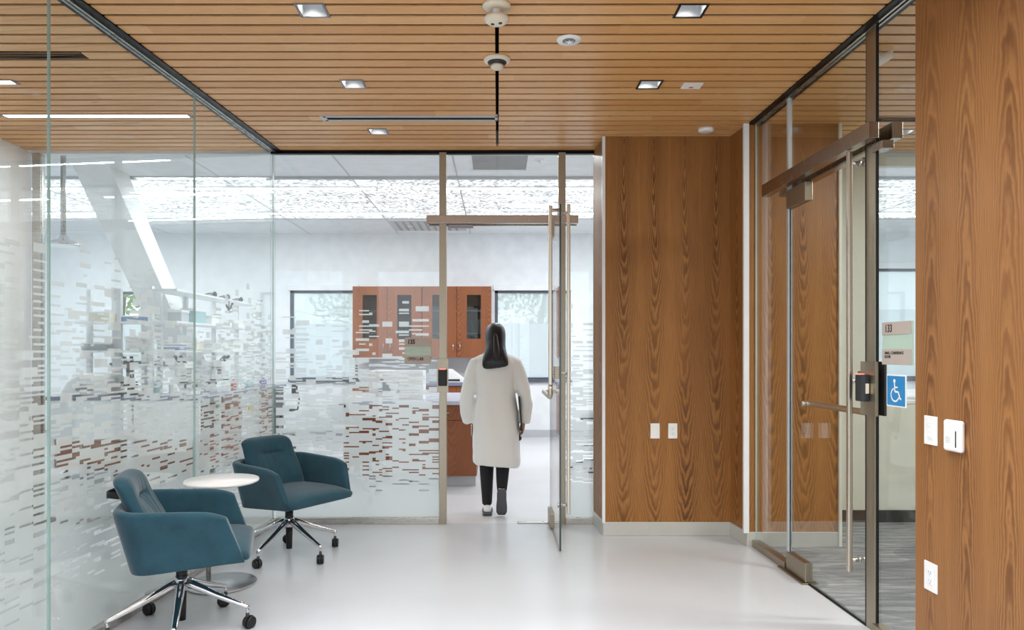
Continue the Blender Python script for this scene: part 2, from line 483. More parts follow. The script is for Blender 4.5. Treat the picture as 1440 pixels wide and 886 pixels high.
# ------------------------------------------------------------------ slatted ceiling
G0, PER, GAP = 3.367, 0.106, 0.022
HOLES = []
DL = [(-0.892, 3.42), (-0.886, 4.36), (-0.890, 5.30), (0.930, 3.425), (0.932, 4.37), (3.03, 5.32)]
for x, y in DL: HOLES.append((x - .066, x + .066, y - .066, y + .066))
HOLES.append((-1.205, -0.015, 4.97, 5.03))           # linear diffuser
HOLES.append((-0.014, 0.006, -3, 5.68))             # dark joint
HOLES += [(-3.43, -2.153, 4.92, 4.98), (-3.8, -2.95, 4.30, 4.36), (-3.7, -2.29, 3.90, 3.98), (2.62, 4.6, 4.99, 5.07)]
XR = 6.0
mb = MB(); felt = MB()
k = -60
while True:
    y0 = G0 + k * PER + GAP / 2; y1 = y0 + PER - GAP; k += 1
    if y0 > 5.80: break
    y1 = min(y1, 5.81)
    if y0 < -3: continue
    ys = sorted({y0, y1} | {v for h in HOLES for v in h[2:] if y0 < v < y1})
    for a, b in zip(ys, ys[1:]):
        cuts = sorted((h[0], h[1]) for h in HOLES if h[2] < (a + b) / 2 < h[3])
        x = -3.84
        for c0, c1 in cuts:
            if c0 > x: mb.box(x, c0, a, b, H, H + 0.022)
            x = max(x, c1)
        mb.box(x, XR, a, b, H, H + 0.022)
    g0, g1 = y0 - GAP + .001, y0 - .001
    x = -3.84
    for c0, c1 in sorted((h[0], h[1]) for h in HOLES if h[2] < g1 and h[3] > g0):
        if c0 > x: felt.box(x, c0, g0, g1, H + .006, H + .018)
        x = max(x, c1)
    felt.box(x, XR, g0, g1, H + .006, H + .018)
o = struct(mb.build('ceiling', 'ceiling_oak'), 'ceiling of narrow oak slats with dark gaps')
struct(Bx(-3.9, XR, -3, 5.78, 3.20, 3.30).build('ceiling', 'void_black'), 'black backing above the slats')
struct(felt.build('ceiling', 'void_black'), 'black felt in the gaps between the slats')
# upstand between slats and lab
struct(Bx(-8, 8.5, 5.815, 5.86, 3.02, 3.40).build('wall_bulkhead', 'lab_white'), 'white bulkhead above the lab glass')

# ------------------------------------------------------------------ lab shell
LZ = 3.35
mb = MB()
mb.box(-8, 8.5, 5.86, 7.9, LZ, LZ + .1); mb.box(-8, 8.5, 10.4, 11.7, LZ, LZ + .1)
struct(mb.build('ceiling', 'lab_white'), 'white plasterboard lab ceiling')
struct(Bx(-8, 8.5, 7.9, 10.4, LZ, LZ + .1).build('ceiling', 'perforated_metal'), 'perforated metal lab ceiling with painted glow')
mb = MB()
for x in (-5.4, -3.1, -1.64, -0.45, 1.6, 3.4, 5.3):
    mb.box(x - .008, x + .008, 5.9, 11.7, LZ - .004, LZ)
mb.box(-8, 8.5, 7.89, 7.93, LZ - .03, LZ); mb.box(-8, 8.5, 10.38, 10.4, LZ - .012, LZ)
struct(mb.build('trim_1', 'grey_light'), 'thin ceiling joints of the lab')
struct(Bx(-8.2, 8.7, 5.7, 12, LZ + .12, LZ + .3).build('sky_blocker', 'void_black'), 'unseen deck added to block sky light')  # out of view, added to keep sky light from leaking in
struct(Bx(-4.0, 6.2, -3.2, 5.7, LZ + .12, LZ + .3).build('sky_blocker', 'void_black'), 'unseen deck added to block sky light')
# back wall with window openings
WIN = [(-6.35, -5.35, 1.20, 2.40), (-3.42, -2.30, 0.93, 2.42), (-0.05, 1.20, 0.93, 2.42), (6.1, 7.7, 0.95, 2.78)]
mb = MB(); x = -8
for a, b, z0, z1 in WIN:
    mb.box(x, a, 11.7, 11.85, 0, LZ); mb.box(a, b, 11.7, 11.85, 0, z0); mb.box(a, b, 11.7, 11.85, z1, LZ); x = b
mb.box(x, 8.5, 11.7, 11.85, 0, LZ)
struct(mb.build('wall_back', 'lab_white'), 'white back wall of the laboratory')
struct(Bx(-8.1, -8, 5.8, 11.85, 0, LZ).build('wall_lab_left', 'lab_white'))
struct(Bx(8.5, 8.6, 5.8, 11.85, 0, LZ).build('wall_lab_right', 'lab_white'))
struct(Bx(-8.1, -3.94, 5.8, 5.86, 0, LZ).build('wall_lab_front', 'lab_white'))
struct(Bx(-8, 8.5, 11.685, 11.7, 0, 0.12).build('baseboard_back', 'grey_light'))
for i, (a, b, z0, z1) in enumerate(WIN):
    w = bpy.data.objects.new('window_%d' % (i + 1), None); COL.objects.link(w); w.location = ((a + b) / 2, 11.7, z0); struct(w)
    w.location = (0, 0, 0)
    f = MB(); t_ = 0.05
    f.box(a, a + t_, 11.72, 11.78, z0, z1).box(b - t_, b, 11.72, 11.78, z0, z1).box(a, b, 11.72, 11.78, z0, z0 + t_).box(a, b, 11.72, 11.78, z1 - t_, z1)
    f.build('window_frame', 'lab_frame', w)
    Bx(a, b, 11.745, 11.751, z0, z1).build('pane', 'glass', w)
    zs = z0 + (z1 - z0) * 0.63
    Bx(a + t_, b - t_, 11.754, 11.757, z0 + t_, zs).build('frosted_film', 'frost', w)
    if i: Bx(a + t_, b - t_, 11.754, 11.757, zs, z1 - t_).build('haze_film', 'haze_veil', w)  # painted haze over the clear upper glass, bleaches the trees
    Bx(a - .02, b + .02, 11.66, 11.72, z1 - .01, z1 + .09).build('blind_cassette', 'panel_white', w, .006)
    Bx(a - .02, b + .02, 11.66, 11.72, z0 - .03, z0 + .02).build('window_sill', 'lab_frame', w)

# ------------------------------------------------------------------ lounge, conference room and lobby shell
struct(Bx(-3.94, -3.84, -3, 5.86, 0, H).build('wall_left', 'wall_white'), 'white lounge wall beyond the left glass')
struct(Bx(-3.84, -3.825, -3, 5.8, 0, 0.1).build('baseboard_left', 'base_metal'))
# timber block
struct(MB().prism([(0.785, 5.80), (0.813, 5.42), (1.772, 5.42), (1.80, 5.12), (2.45, 5.12), (2.45, 5.85), (0.785, 5.85)], 0.0, H).build('wall_front', 'teak_front'), 'warm teak veneered wall with book matched grain')
o = MB().prism([(0.775, 5.80), (0.803, 5.412), (1.763, 5.412), (1.792, 5.112), (2.45, 5.112), (2.45, 5.13), (1.82, 5.13), (1.79, 5.43), (0.83, 5.43), (0.80, 5.80)], 0.0, 0.105).build('baseboard_front', 'base_metal', bevel=.003)
struct(o, 'pale metal baseboard under the teak wall')
mb = MB().box(0.795, 0.817, 5.405, 5.423, 0.10, H - .004)
mb.box(1.765, 1.803, 5.10, 5.125, 0.10, H - .004)
struct(mb.build('trim_2', 'panel_white'), 'pale corner beads of the teak wall')
struct(Bx(2.45, 2.47, 5.10, 5.85, 0, H).build('wall_conference_side', 'conf_white'))
mb = MB()
mb.box(2.47, 3.10, 5.85, 5.92, 0, H); mb.box(3.10, 6.0, 5.85, 5.92, 0, 0.985); mb.box(3.10, 6.0, 5.85, 5.92, 2.93, H + .1)
struct(mb.build('wall_conference_back', 'conf_white'), 'off white far wall of the conference room')
struct(Bx(2.47, 6.0, 5.835, 5.85, 0, 0.10).build('baseboard_conference', 'base_dark'), 'dark baseboard over the carpet')
w = bpy.data.objects.new('window_5', None); COL.objects.link(w); struct(w)
MB().box(3.10, 6.0, 5.84, 5.93, 0.975, 1.0).box(3.10, 3.125, 5.85, 5.92, 1.0, 2.93).build('window_frame', 'panel_white', w)
Bx(3.125, 6.0, 5.88, 5.89, 1.0, 2.93).build('pane', 'glass', w)
struct(Bx(6.0, 6.1, -3, 5.92, 0, H).build('wall_conference_right', 'conf_white'))
struct(Bx(2.05, 6.0, 0.5, 0.6, 0, H).build('wall_conference_front', 'conf_white'))
# near timber wall, same direction as the right glass wall
def rw(s): return (1.857 + .022 * s, 5.13 - s)
a = rw(1.93); b = rw(8.1)
struct(MB().prism([(a[0] - .02, a[1]), (a[0] + .10, a[1]), (b[0] + .10, b[1]), (b[0] - .02, b[1])], 0, H).build('wall_right', 'teak_side'), 'teak veneered wall nearest on the right')

# ------------------------------------------------------------------ glass walls
def frit(mb, u0, u1, seed, top=1.92, y=0.0, dens=1.0):
    rnd = random.Random(seed)
    cw, rh = 0.027, 0.0105
    nx = int((u1 - u0) / cw); nz = int(top / rh)
    cw = (u1 - u0) / nx
    g = [[0] * nx for _ in range(nz)]
    coltop = []
    x = 0; groups = []
    while x < nx:
        w = rnd.choice((2, 3, 3, 3, 2)); w = min(w, nx - x); groups.append((x, w)); x += w
    tops = [rnd.uniform(0.68, 1.0) * top for _ in groups]
    def cov(z):
        pts = ((0, 1), (0.22, 1.0), (0.3, .84), (0.5, .80), (0.8, .74), (0.95, .62), (1.15, .5), (1.4, .42), (1.7, .33), (1.95, .2))
        for (a, ca), (b, cb) in zip(pts, pts[1:]):
            if z <= b: return ca + (cb - ca) * (z - a) / (b - a)
        return .2
    for (x, w), tp in zip(groups, tops):
        r = 0
        bias = rnd.uniform(-.13, .13)
        while r < nz:
            z = r * rh
            if z > tp: break
            c = min(1, max(.05, cov(z) * dens + (bias if z > .3 else 0)))
            h = rnd.choice((1, 1, 1, 2, 2, 3, 4, 6)) if z < 1.0 else rnd.choice((1, 1, 1, 1, 2, 2, 4))
            if z > .35:
                xa, xb = x, x + w
                q = rnd.random()
                if q < .14 and z > 1.1: xa += 1
                elif q < .28 and z > 1.1: xb -= 1
                elif q < .5: xb += 1
                elif q < .7: xa -= 1
            else: xa, xb = x, x + w
            for rr in range(r, min(nz, r + h)):
                for xx in range(max(0, xa), min(nx, xb)): g[rr][xx] = 1
            gap = h * (1 - c) / c
            gi = int(gap) + (1 if rnd.random() < gap - int(gap) else 0)
            r += h + gi
    n = 0
    for r in range(nz):
        x = 0
        while x < nx:
            if g[r][x]:
                e = x
                while e < nx and g[r][e]: e += 1
                a, b = u0 + x * cw, u0 + e * cw
                mb.quad([(a, y, r * rh), (b, y, r * rh), (b, y, (r + 1) * rh), (a, y, (r + 1) * rh)]); n += 1
                x = e
            else: x += 1
    return n

def pane(u0, u1, z0, z1, parent, name='glass_pane', y=0.006, edge='glass_edge'):
    m = MB()
    for f in ((u0, z0, u1, z1),):
        a, b, c, d = u0, u1, z0, z1
        m.mi = 0
        m.quad([(a, -y, c), (b, -y, c), (b, -y, d), (a, -y, d)]); m.quad([(b, y, c), (a, y, c), (a, y, d), (b, y, d)])
        m.mi = 1
        m.quad([(a, y, c), (a, -y, c), (a, -y, d), (a, y, d)]); m.quad([(b, -y, c), (b, y, c), (b, y, d), (b, -y, d)])
        m.quad([(a, -y, d), (b, -y, d), (b, y, d), (a, y, d)]); m.quad([(a, y, c), (b, y, c), (b, -y, c), (a, -y, c)])
    return m.build(name, ['glass', edge], parent, fixn=False)

# left glass wall (local x runs towards the camera, local y into the lobby)
gl = bpy.data.objects.new('wall_glass_left', None); COL.objects.link(gl)
gl.location = (-1.83, 5.81, 0); gl.rotation_euler = (0, 0, math.atan2(-1, -.068)); struct(gl, 'frameless glass wall with white dash pattern on the left')
J = [0.012, 1.315, 2.635, 3.955]
for i in range(3):
    pane(J[i] + .003, J[i + 1] - .003, 0.03, H - .004, gl)
    m = MB(); frit(m, J[i] + .004, J[i + 1] - .004, 11 + i, 1.98, -0.0075); m.build('dash_pattern', 'frit', gl, fixn=False)
Bx(0, 4.0, -0.035, 0.035, 0.0, 0.045).build('floor_channel', 'steel', gl, .002)
m = MB().box(0, 4.0, -0.05, -0.018, H - .008, H + .01).box(0, 4.0, 0.018, 0.062, H - .008, H + .01)
m.build('head_track', 'track_black', gl)
MB().box(0, 4.0, -0.018, -0.008, H - .016, H).box(0, 4.0, 0.008, 0.018, H - .016, H).build('track_lip', 'steel', gl)
gl2 = Bx(-3.84, -2.2, 1.75, 1.86, 0, H).build('wall_lounge_end', 'wall_white'); struct(gl2)
p0 = (-1.83 - .068 * 4.0, 5.81 - 4.0)
struct(MB().prism([(p0[0] - .05, p0[1]), (p0[0] + .05, p0[1]), (-2.45, -3), (-2.55, -3)], 0, H).build('wall_lobby_left', 'wall_white'))

# front glass wall
gf = bpy.data.objects.new('wall_glass_front', None); COL.objects.link(gf); gf.location = (0, 5.81, 0); struct(gf, 'glass lab front with white dash pattern')
pane(-1.822, -0.478, 0.03, H - .02, gf)
m = MB(); frit(m, -1.815, -0.482, 41, 1.90, 0.0075); m.build('dash_pattern', 'frit', gf, fixn=False)
pane(-0.416, 0.492, 2.47, H - .02, gf)
pane(0.554, 0.785, 0.03, H - .02, gf)
m = MB(); frit(m, 0.556, 0.783, 43, 1.85, 0.0075); m.build('dash_pattern', 'frit', gf, fixn=False)
Bx(-0.476, -0.418, -0.03, 0.03, 0, H - .02).build('post', 'post_steel', gf, .002)
Bx(0.494, 0.552, -0.03, 0.03, 0, H - .02).build('post', 'post_steel', gf, .002)
m = MB().box(-1.83, -0.476, -0.035, 0.035, 0, 0.05).box(0.552, 0.785, -0.035, 0.035, 0, 0.05)
m.build('floor_channel', 'steel', gf, .002)
Bx(-1.85, 0.785, -0.02, 0.02, H - .03, H - .001).build('head_track', 'track_black', gf)
Bx(-0.575, 0.65, -0.075, -0.03, 2.438, 2.505).build('header_bar', 'bar_steel', gf, .002)
Bx(-0.575, 0.65, 0.03, 0.06, 2.438, 2.505).build('header_bar', 'bar_steel', gf, .002)
Bx(-0.40, -0.20, -0.03, 0.03, 2.415, 2.437).build('closer_stop', 'frame_grey', gf, .002)
# glass between lounge and lab
gr = bpy.data.objects.new('wall_glass_lounge', None); COL.objects.link(gr); gr.location = (0, 5.83, 0); struct(gr, 'clear glass between lounge and lab')
pane(-3.72, -1.86, 0.03, H - .02, gr)
Bx(-3.80, -3.73, -0.03, 0.03, 0, H - .02).build('post', 'steel', gr, .002)
Bx(-3.73, -1.86, -0.03, 0.03, 0, 0.05).build('floor_channel', 'steel', gr)

# right glass wall (local x towards camera, local y into the conference room)
gw = bpy.data.objects.new('wall_glass_right', None); COL.objects.link(gw)
gw.location = (1.857, 5.13, 0); gw.rotation_euler = (0, 0, math.atan2(-1, .022)); struct(gw, 'glass wall of the conference room')
pane(0.02, 0.565, 0.03, H - .004, gw)
pane(0.575, 1.495, 2.53, H - .004, gw)
pane(1.595, 1.93, 0.03, H - .004, gw, y=.003, edge='black')
m = MB().box(1.505, 1.588, -0.012, 0.0, 0, H - .004); m.build('post', 'post_steel', gw, .002)
m = MB().box(1.497, 1.505, -0.010, 0.002, 0, H - .004).box(1.588, 1.594, -0.010, 0.002, 0, H - .004); m.build('gasket', 'black', gw)
Bx(0.56, 0.585, -0.012, 0.012, 0.03, H - .02).build('joint_strip', 'grey_light', gw)
m = MB().box(0.0, 0.56, -0.03, 0.03, 0, 0.05).box(1.588, 1.93, -0.03, 0.03, 0, 0.05); m.build('floor_channel', 'post_steel', gw, .002)
Bx(0.56, 1.5, -0.012, 0.012, 0.0, 0.006).build('threshold', 'black', gw)
m = MB().box(0, 1.93, -0.055, -0.018, H - .008, H + .01).box(0, 1.93, 0.018, 0.05, H - .008, H + .01); m.build('head_track', 'track_black', gw)
MB().box(0, 1.93, -0.018, -0.008, H - .016, H).box(0, 1.93, 0.008, 0.018, H - .016, H).build('track_lip', 'steel', gw)
Bx(0.33, 1.66, -0.085, -0.034, 2.445, 2.525).build('header_bar', 'bar_steel', gw, .002)
Bx(0.33, 1.66, 0.034, 0.085, 2.445, 2.525).build('header_bar', 'bar_steel', gw, .002)
Bx(1.588, 1.68, -0.03, 0.03, 2.39, 2.43).build('closer_stop', 'bar_steel', gw, .002)

# ------------------------------------------------------------------ glass doors with pulls
def door(name, loc, rz, pull_side, label):
    d = bpy.data.objects.new(name, None); COL.objects.link(d); d.location = loc; d.rotation_euler = (0, 0, rz); struct(d, label)
    L = 0.90; q = pull_side
    m = MB(); y = .0065; a, b, c, e = 0.0, L, 0.012, 2.432
    m.mi = 0
    m.quad([(a, -y, c), (b, -y, c), (b, -y, e), (a, -y, e)]); m.quad([(b, y, c), (a, y, c), (a, y, e), (b, y, e)])
    m.mi = 1
    m.quad([(a, y, c), (a, -y, c), (a, -y, e), (a, y, e)]); m.quad([(b, -y, c), (b, y, c), (b, y, e), (b, -y, e)])
    m.quad([(a, -y, e), (b, -y, e), (b, y, e), (a, y, e)]); m.quad([(a, y, c), (b, y, c), (b, -y, c), (a, -y, c)])
    m.build('glass_leaf', ['glass', 'glass_edge_dark'], d, fixn=False)
    def patch(z0, z1, x1=0.26):
        mm = MB().box(-0.01, x1, -.024, .024, z0, z1); mm.build('patch_fitting', 'post_steel', d, .004)
    patch(0.012, 0.125); patch(2.315, 2.43)
    # vertical pull on the pull side
    px, py = L - 0.05, q * 0.062
    Bx(px - .014, px + .014, py - .012, py + .012, 0.26, 2.44).build('pull_handle', 'pull_steel', d, .006, 3)
    for z in (0.32, 1.25, 2.38):
        m = MB().cyl((px, py - q * .01, z), (px, q * .0075, z), .011).cyl((px, q * .016, z), (px, q * .007, z), .018).cyl((px, -q * .016, z), (px, -q * .007, z), .018)
        m.build('standoff', 'steel', d)
    # panic side: vertical tube, then crash bar that bends back to the glass
    py = -q * 0.066
    Bx(px - .015, px + .015, py - .013, py + .013, 1.16, 2.43).build('rod_tube', 'pull_steel', d, .006, 3)
    m = MB(); pts = [(px, py, 1.17), (px, py, 1.13)]
    for i in range(1, 7):
        a_ = PI / 2 * i / 6; pts.append((px - .05 * (1 - math.cos(a_)), py, 1.13 - .05 * math.sin(a_)))
    pts += [(px - .2, py, 1.08), (0.16, py, 1.08)]
    for i in range(1, 5):
        a_ = PI / 2 * i / 4; pts.append((0.16 - .03 * math.sin(a_), py + q * .03 * (1 - math.cos(a_)), 1.08))
    pts.append((0.13, -q * .008, 1.08))
    m.tube(pts, .018, 14).build('crash_bar', 'pull_steel', d)
    m = MB().cyl((px, py, 1.25), (px, -q * .0075, 1.25), .011).cyl((px, py, 2.40), (px, -q * .0075, 2.40), .011)
    m.box(px - .05, px + .05, -q * .04 if q > 0 else .0075, -.0075 if q > 0 else -q * .04, 1.21, 1.30)
    m.build('latch_block', 'post_steel', d, .002)
    return d
door('door_1', (0.436, 5.86, 0), R(-90), 1, 'open glass door of the lab seen almost edge on')
dr = door('door_2', (1.857 + .022 * .585, 5.13 - .585, 0), math.atan2(-1, .022), -1, 'closed glass door of the conference room')
struct(MB().box(0.16, 0.42, 5.795, 5.83, 0, 0.012).build('trim_3', 'steel', bevel=.002), 'steel threshold plate of the lab doorway')
fp = Bx(0.50, 0.86, -0.05, 0.05, 0.0, 0.010).build('trim_4', 'post_steel', bevel=.002); fp.location = gw.location; fp.rotation_euler = gw.rotation_euler
struct(fp, 'bronze floor closer plate at the conference door')

# ------------------------------------------------------------------ ceiling fittings
def downlight(x, y, label, col, group=None):
    t = thing('downlight', label, 'ceiling light', (x, y, H), 0, group)
    m = MB(); o_, i_ = .072, .060
    m.box(-o_, o_, -o_, -i_, -.004, .012).box(-o_, o_, i_, o_, -.004, .012).box(-o_, -i_, -i_, i_, -.004, .012).box(i_, o_, -i_, i_, -.004, .012)
    m.build('frame', col, t, .001)
    m = MB(); c = .045
    A = [(-i_, -i_, 0), (i_, -i_, 0), (i_, i_, 0), (-i_, i_, 0)]; B = [(-c, -c, .09), (c, -c, .09), (c, c, .09), (-c, c, .09)]
    m.loft([A, B], smooth=False, cap=False); m.quad([B[0], B[1], B[2], B[3]])
    m.build('reflector', 'grey_light', t)
    Bx(-.032, .032, -.034, .0, .078, .088).build('lamp', 'light_soft', t)
    l = bpy.data.lights.new('downlight_beam', 'AREA'); l.size = .02; l.energy = 0.5; l.color = (1, .95, .88); l.spread = R(110)
    lo = bpy.data.objects.new('downlight_beam', l); COL.objects.link(lo); lo.parent = t; lo.location = (-.012, -.012, .074)
    return t
for (x, y), lab, c in zip(DL, ('grey framed square downlight of the left row beside the near end of the ceiling',
                               'grey framed square downlight in the middle of the left row',
                               'grey framed square downlight between linear slot and lab glass',
                               'black framed square downlight above the near smoke detectors on the right',
                               'black framed square downlight beside the small white ceiling plate',
                               'square downlight seen through the conference room glass'),
                          ('frame_grey', 'frame_grey', 'frame_grey', 'black', 'black', 'frame_grey')):
    downlight(x, y, lab, c)

t = thing('linear_diffuser', 'long grey framed black air slot in the slatted ceiling', 'air vent', (-0.61, 5.0, H))
m = MB(); m.box(-.61, .61, -.053, -.026, -.005, .004).box(-.61, .61, .026, .053, -.005, .004).box(-.63, -.59, -.055, .055, -.005, .01).box(.59, .61, -.055, .055, -.005, .01)
m.build('frame', 'grey_light', t, .001); Bx(-.59, .59, -.026, .026, -.002, .05).build('slot', 'void_black', t)
for (x0, x1, y, lab) in ((-3.7, -2.29, 3.94, 'dark recessed slot in the lounge ceiling left of the glass'), (2.62, 4.6, 5.03, 'dark recessed slot in the conference room ceiling')):
    t = thing('linear_slot', lab, 'air vent', ((x0 + x1) / 2, y, H)); h = (x1 - x0) / 2
    MB().box(-h, h, -.045, -.03, -.004, .01).box(-h, h, .03, .045, -.004, .01).box(-h, h, -.004, .004, -.002, .01).build('frame', 'track_black', t)
    Bx(-h, h, -.03, .03, .02, .05).build('slot', 'dark', t)
for (x0, x1, y, lab) in ((-3.43, -2.153, 4.95, 'long glowing linear light in the lounge ceiling'), (-3.8, -2.95, 4.33, 'short glowing linear light by the lounge wall')):
    t = thing('linear_light', lab, 'ceiling light', ((x0 + x1) / 2, y, H)); h = (x1 - x0) / 2
    MB().box(-h - .02, h + .02, -.04, -.03, -.004, .01).box(-h - .02, h + .02, .03, .04, -.004, .01).box(-h - .02, -h, -.03, .03, -.004, .01).box(h, h + .02, -.03, .03, -.004, .01).build('frame', 'frame_grey', t)
    Bx(-h, h, -.03, .03, .0, .01).build('lens', 'light_white', t)
labs = ['over the bench end near the shower', 'over the tall shelves', 'over the island', 'to the right of the doorway', 'in the far left corner of the lab', 'in front of the wall cabinets', 'in front of the window behind the door', 'in the far right of the lab', 'just inside the lab doorway']
LP = LAB[:8] + [(0.9, 6.9)]
for (x, y), s_ in zip(LP, labs):
    t = thing('lab_light', 'slim glowing linear light ' + s_, 'ceiling light', (x, y, 3.35), 0, 'linear lights in the lab ceiling')
    Bx(-1.13, 1.13, -.04, .04, -.02, 0).build('housing', 'panel_white', t)
    Bx(-1.1, 1.1, -.03, .03, -.026, -.0195).build('lens', 'light_white', t)

t = thing('smoke_detector', 'cream smoke detector hanging on the dark ceiling joint', 'smoke detector', (-.004, 3.99, H))
MB().lathe([(.002, -.022), (.058, -.020), (.074, -.012), (.076, .0)][::-1]).build('base', 'plastic_cream', t)
MB().lathe([(.055, -.018), (.05, -.028), (.034, -.034), (.034, -.04)]).build('dark_ring', 'dark', t)
MB().lathe([(.037, -.036), (.036, -.048), (.026, -.056), (.01, -.058)]).build('sensor_cap', 'plastic_cream', t)
t = thing('ceiling_sensor', 'cream occupancy sensor on a short stem, cut by the top edge', 'sensor', (-.006, 3.37, H))
MB().lathe([(.068, .0), (.066, -.012), (.03, -.018)]).build('base', 'plastic_cream', t)
MB().cyl((0, 0, -.015), (0, .015, -.05), .018).build('stem', 'plastic_white', t)
MB().lathe([(.03, -.045), (.060, -.052), (.062, -.062), (.04, -.078), (.01, -.082)], (0, .02, 0)).build('head', 'plastic_cream', t)
m = MB().lathe([(.009, -.083), (.009, -.074)], (.018, .01, -.0)).lathe([(.009, -.083), (.009, -.074)], (-.018, .02, 0)); m.build('lens', 'dark', t)
t = thing('sprinkler', 'round recessed sprinkler with grey centre in the slats', 'sprinkler', (.375, 3.745, H))
MB().lathe([(.03, -.006), (.062, -.006), (.065, 0)], cap=False).build('rim', 'plastic_white', t)
MB().lathe([(.001, -.002), (.031, -.002), (.031, -.007), (.034, -.007)]).build('cup', 'grey', t)
m = MB()
for i in range(8):
    a_ = i * PI / 4; m.box(-.003, .003, .006, .024, -.014, -.011, Matrix.Rotation(a_, 4, 'Z'))
m.cyl((0, 0, -.002), (0, 0, -.014), .006); m.build('spray_head', 'chrome', t)
t = thing('ceiling_speaker', 'plain round white disc on the slats by the teak wall', 'ceiling disc', (1.535, 5.24, H))
MB().lathe([(.058, 0), (.058, -.012), (.05, -.02), (.02, -.022)]).build('cover', 'plastic_white', t)
t = thing('ceiling_plate', 'small white rectangular ceiling plate with a red mark', 'sign', (1.197, 4.385, H))
Bx(-.06, .06, -.045, .045, -.006, 0).build('plate', 'plastic_white', t, .001)
Bx(-.012, .012, .012, .026, -.0075, -.006).build('red_mark', 'red', t)
t = thing('conference_projector', 'small white barrel shaped device on a bracket below the conference room ceiling', 'camera', (2.09, 3.92, H)); t.scale = (.5, .5, .8)
MB().cyl((.02, -.03, 0), (.02, -.03, -.05), .018).build('bracket', 'plastic_white', t)
MB().cyl((.10, -.13, -.03), (-.05, .07, -.085), .03).build('barrel', 'plastic_white', t)
MB().cyl((-.05, .07, -.085), (-.065, .09, -.09), .034, .03).build('lens_hood', 'plastic_cream', t)
for (x, y, s_) in ((0.42, 7.2, 'above the doorway'), (-1.35, 8.2, 'above the island')):
    t = thing('lab_sprinkler', 'small round white sprinkler cover in the lab ceiling ' + s_, 'sprinkler', (x, y if s_ == 'above the doorway' else 11.0, LZ))
    MB().lathe([(.05, 0), (.05, -.008), (.012, -.012)]).build('cover', 'plastic_white', t)
    m = MB().cyl((0, 0, -.012), (0, 0, -.03), .008).lathe([(.018, -.030), (.018, -.033)]); m.build('spray_head', 'chrome', t)
t = thing('lab_air_grille', 'square grey ventilation grille in the lab ceiling above the doorway', 'air vent', (0.02, 7.3, LZ))
MB().box(-.3, .3, -.3, -.28, -.01, 0).box(-.3, .3, .28, .3, -.01, 0).box(-.3, -.28, -.3, .3, -.01, 0).box(.28, .3, -.3, .3, -.01, 0).build('frame', 'panel_white', t)
m = MB()
for i in range(18): m.box(-.28, .28, -.27 + i * .031, -.262 + i * .031, -.008, 0)
m.build('louvres', 'grey_light', t); Bx(-.28, .28, -.28, .28, -.002, 0).build('backing', 'grey', t)
t = thing('lab_air_grille', 'slotted grey ventilation grille by the back wall of the lab', 'air vent', (-1.0, 11.0, LZ))
MB().box(-.62, .5, -.4, .4, -.006, 0).build('frame', 'grey_light', t)
m = MB()
for i in range(9): m.box(-.55 + i * .11, -.51 + i * .11, -.38, .38, -.009, -.006)
m.build('louvres', 'grey', t)

# ------------------------------------------------------------------ wall plates
def outlet(loc, rz, kind, label, w=.070, h=.115):
    t = thing({'duplex': 'power_outlet', 'blank': 'blank_plate', 'switch': 'light_switch'}[kind], label, {'duplex': 'power outlet', 'blank': 'wall plate', 'switch': 'light switch'}[kind], loc, rz)
    Bx(-w / 2, w / 2, -.006, 0, -h / 2, h / 2).build('cover_plate', 'plastic_white', t, .002)
    if kind == 'duplex':
        Bx(-.017, .017, -.0085, -.005, -.034, .034).build('socket_block', 'panel_white', t, .001)
        for z in (-.019, .019):
            MB().box(-.008, -.006, -.0092, -.008, z - .002, z + .006).box(.006, .008, -.0092, -.008, z - .002, z + .006).box(-.002, .002, -.0092, -.008, z - .010, z - .006).build('socket', 'grey', t)
    if kind == 'switch':
        Bx(-.018, .018, -.009, -.005, -.036, .036).build('rocker', 'panel_white', t, .001)
        m = MB()
        for z in (-.02, 0.0, .02): m.box(-.008, .008, -.0105, -.009, z - .006, z + .006)
        m.build('buttons', 'panel_white', t, .001)
    return t
zo = 1.4 - .111 * 5.42
outlet((1.198, 5.42, zo), 0, 'blank', 'blank white wall plate on the teak wall beside the outlet')
outlet((1.333, 5.42, zo), 0, 'duplex', 'white duplex outlet on the teak wall')
RR = math.atan2(-1, .022)
def on_right(s, z, off=-.02):
    p = rw(s); return (p[0] + off, p[1], z)
outlet(on_right(5.13 - 3.085, 1.4 - .112 * 3.04), RR, 'switch', 'white switch plate on the near teak wall', .088, .125)
outlet(on_right(5.13 - 3.085, 1.4 - .321 * 3.04), RR, 'duplex', 'white duplex outlet low on the near teak wall', .088, .125)
t = thing('wall_sensor', 'white rounded control unit with black side slot on the near teak wall', 'thermostat', on_right(5.13 - 2.92, 1.4 - .118 * 2.92), RR)
Bx(-.055, .055, -.025, 0, -.065, .065).build('housing', 'plastic_white', t, .012, 4)
Bx(.026, .032, -.0262, -.024, -.045, .022).build('black_slot', 'black', t)
m = MB()
for i in range(4): m.box(-.035, -.008, -.0258, -.0245, -.03 + i * .007, -.0275 + i * .007)
m.build('grille_marks', 'grey_light', t)

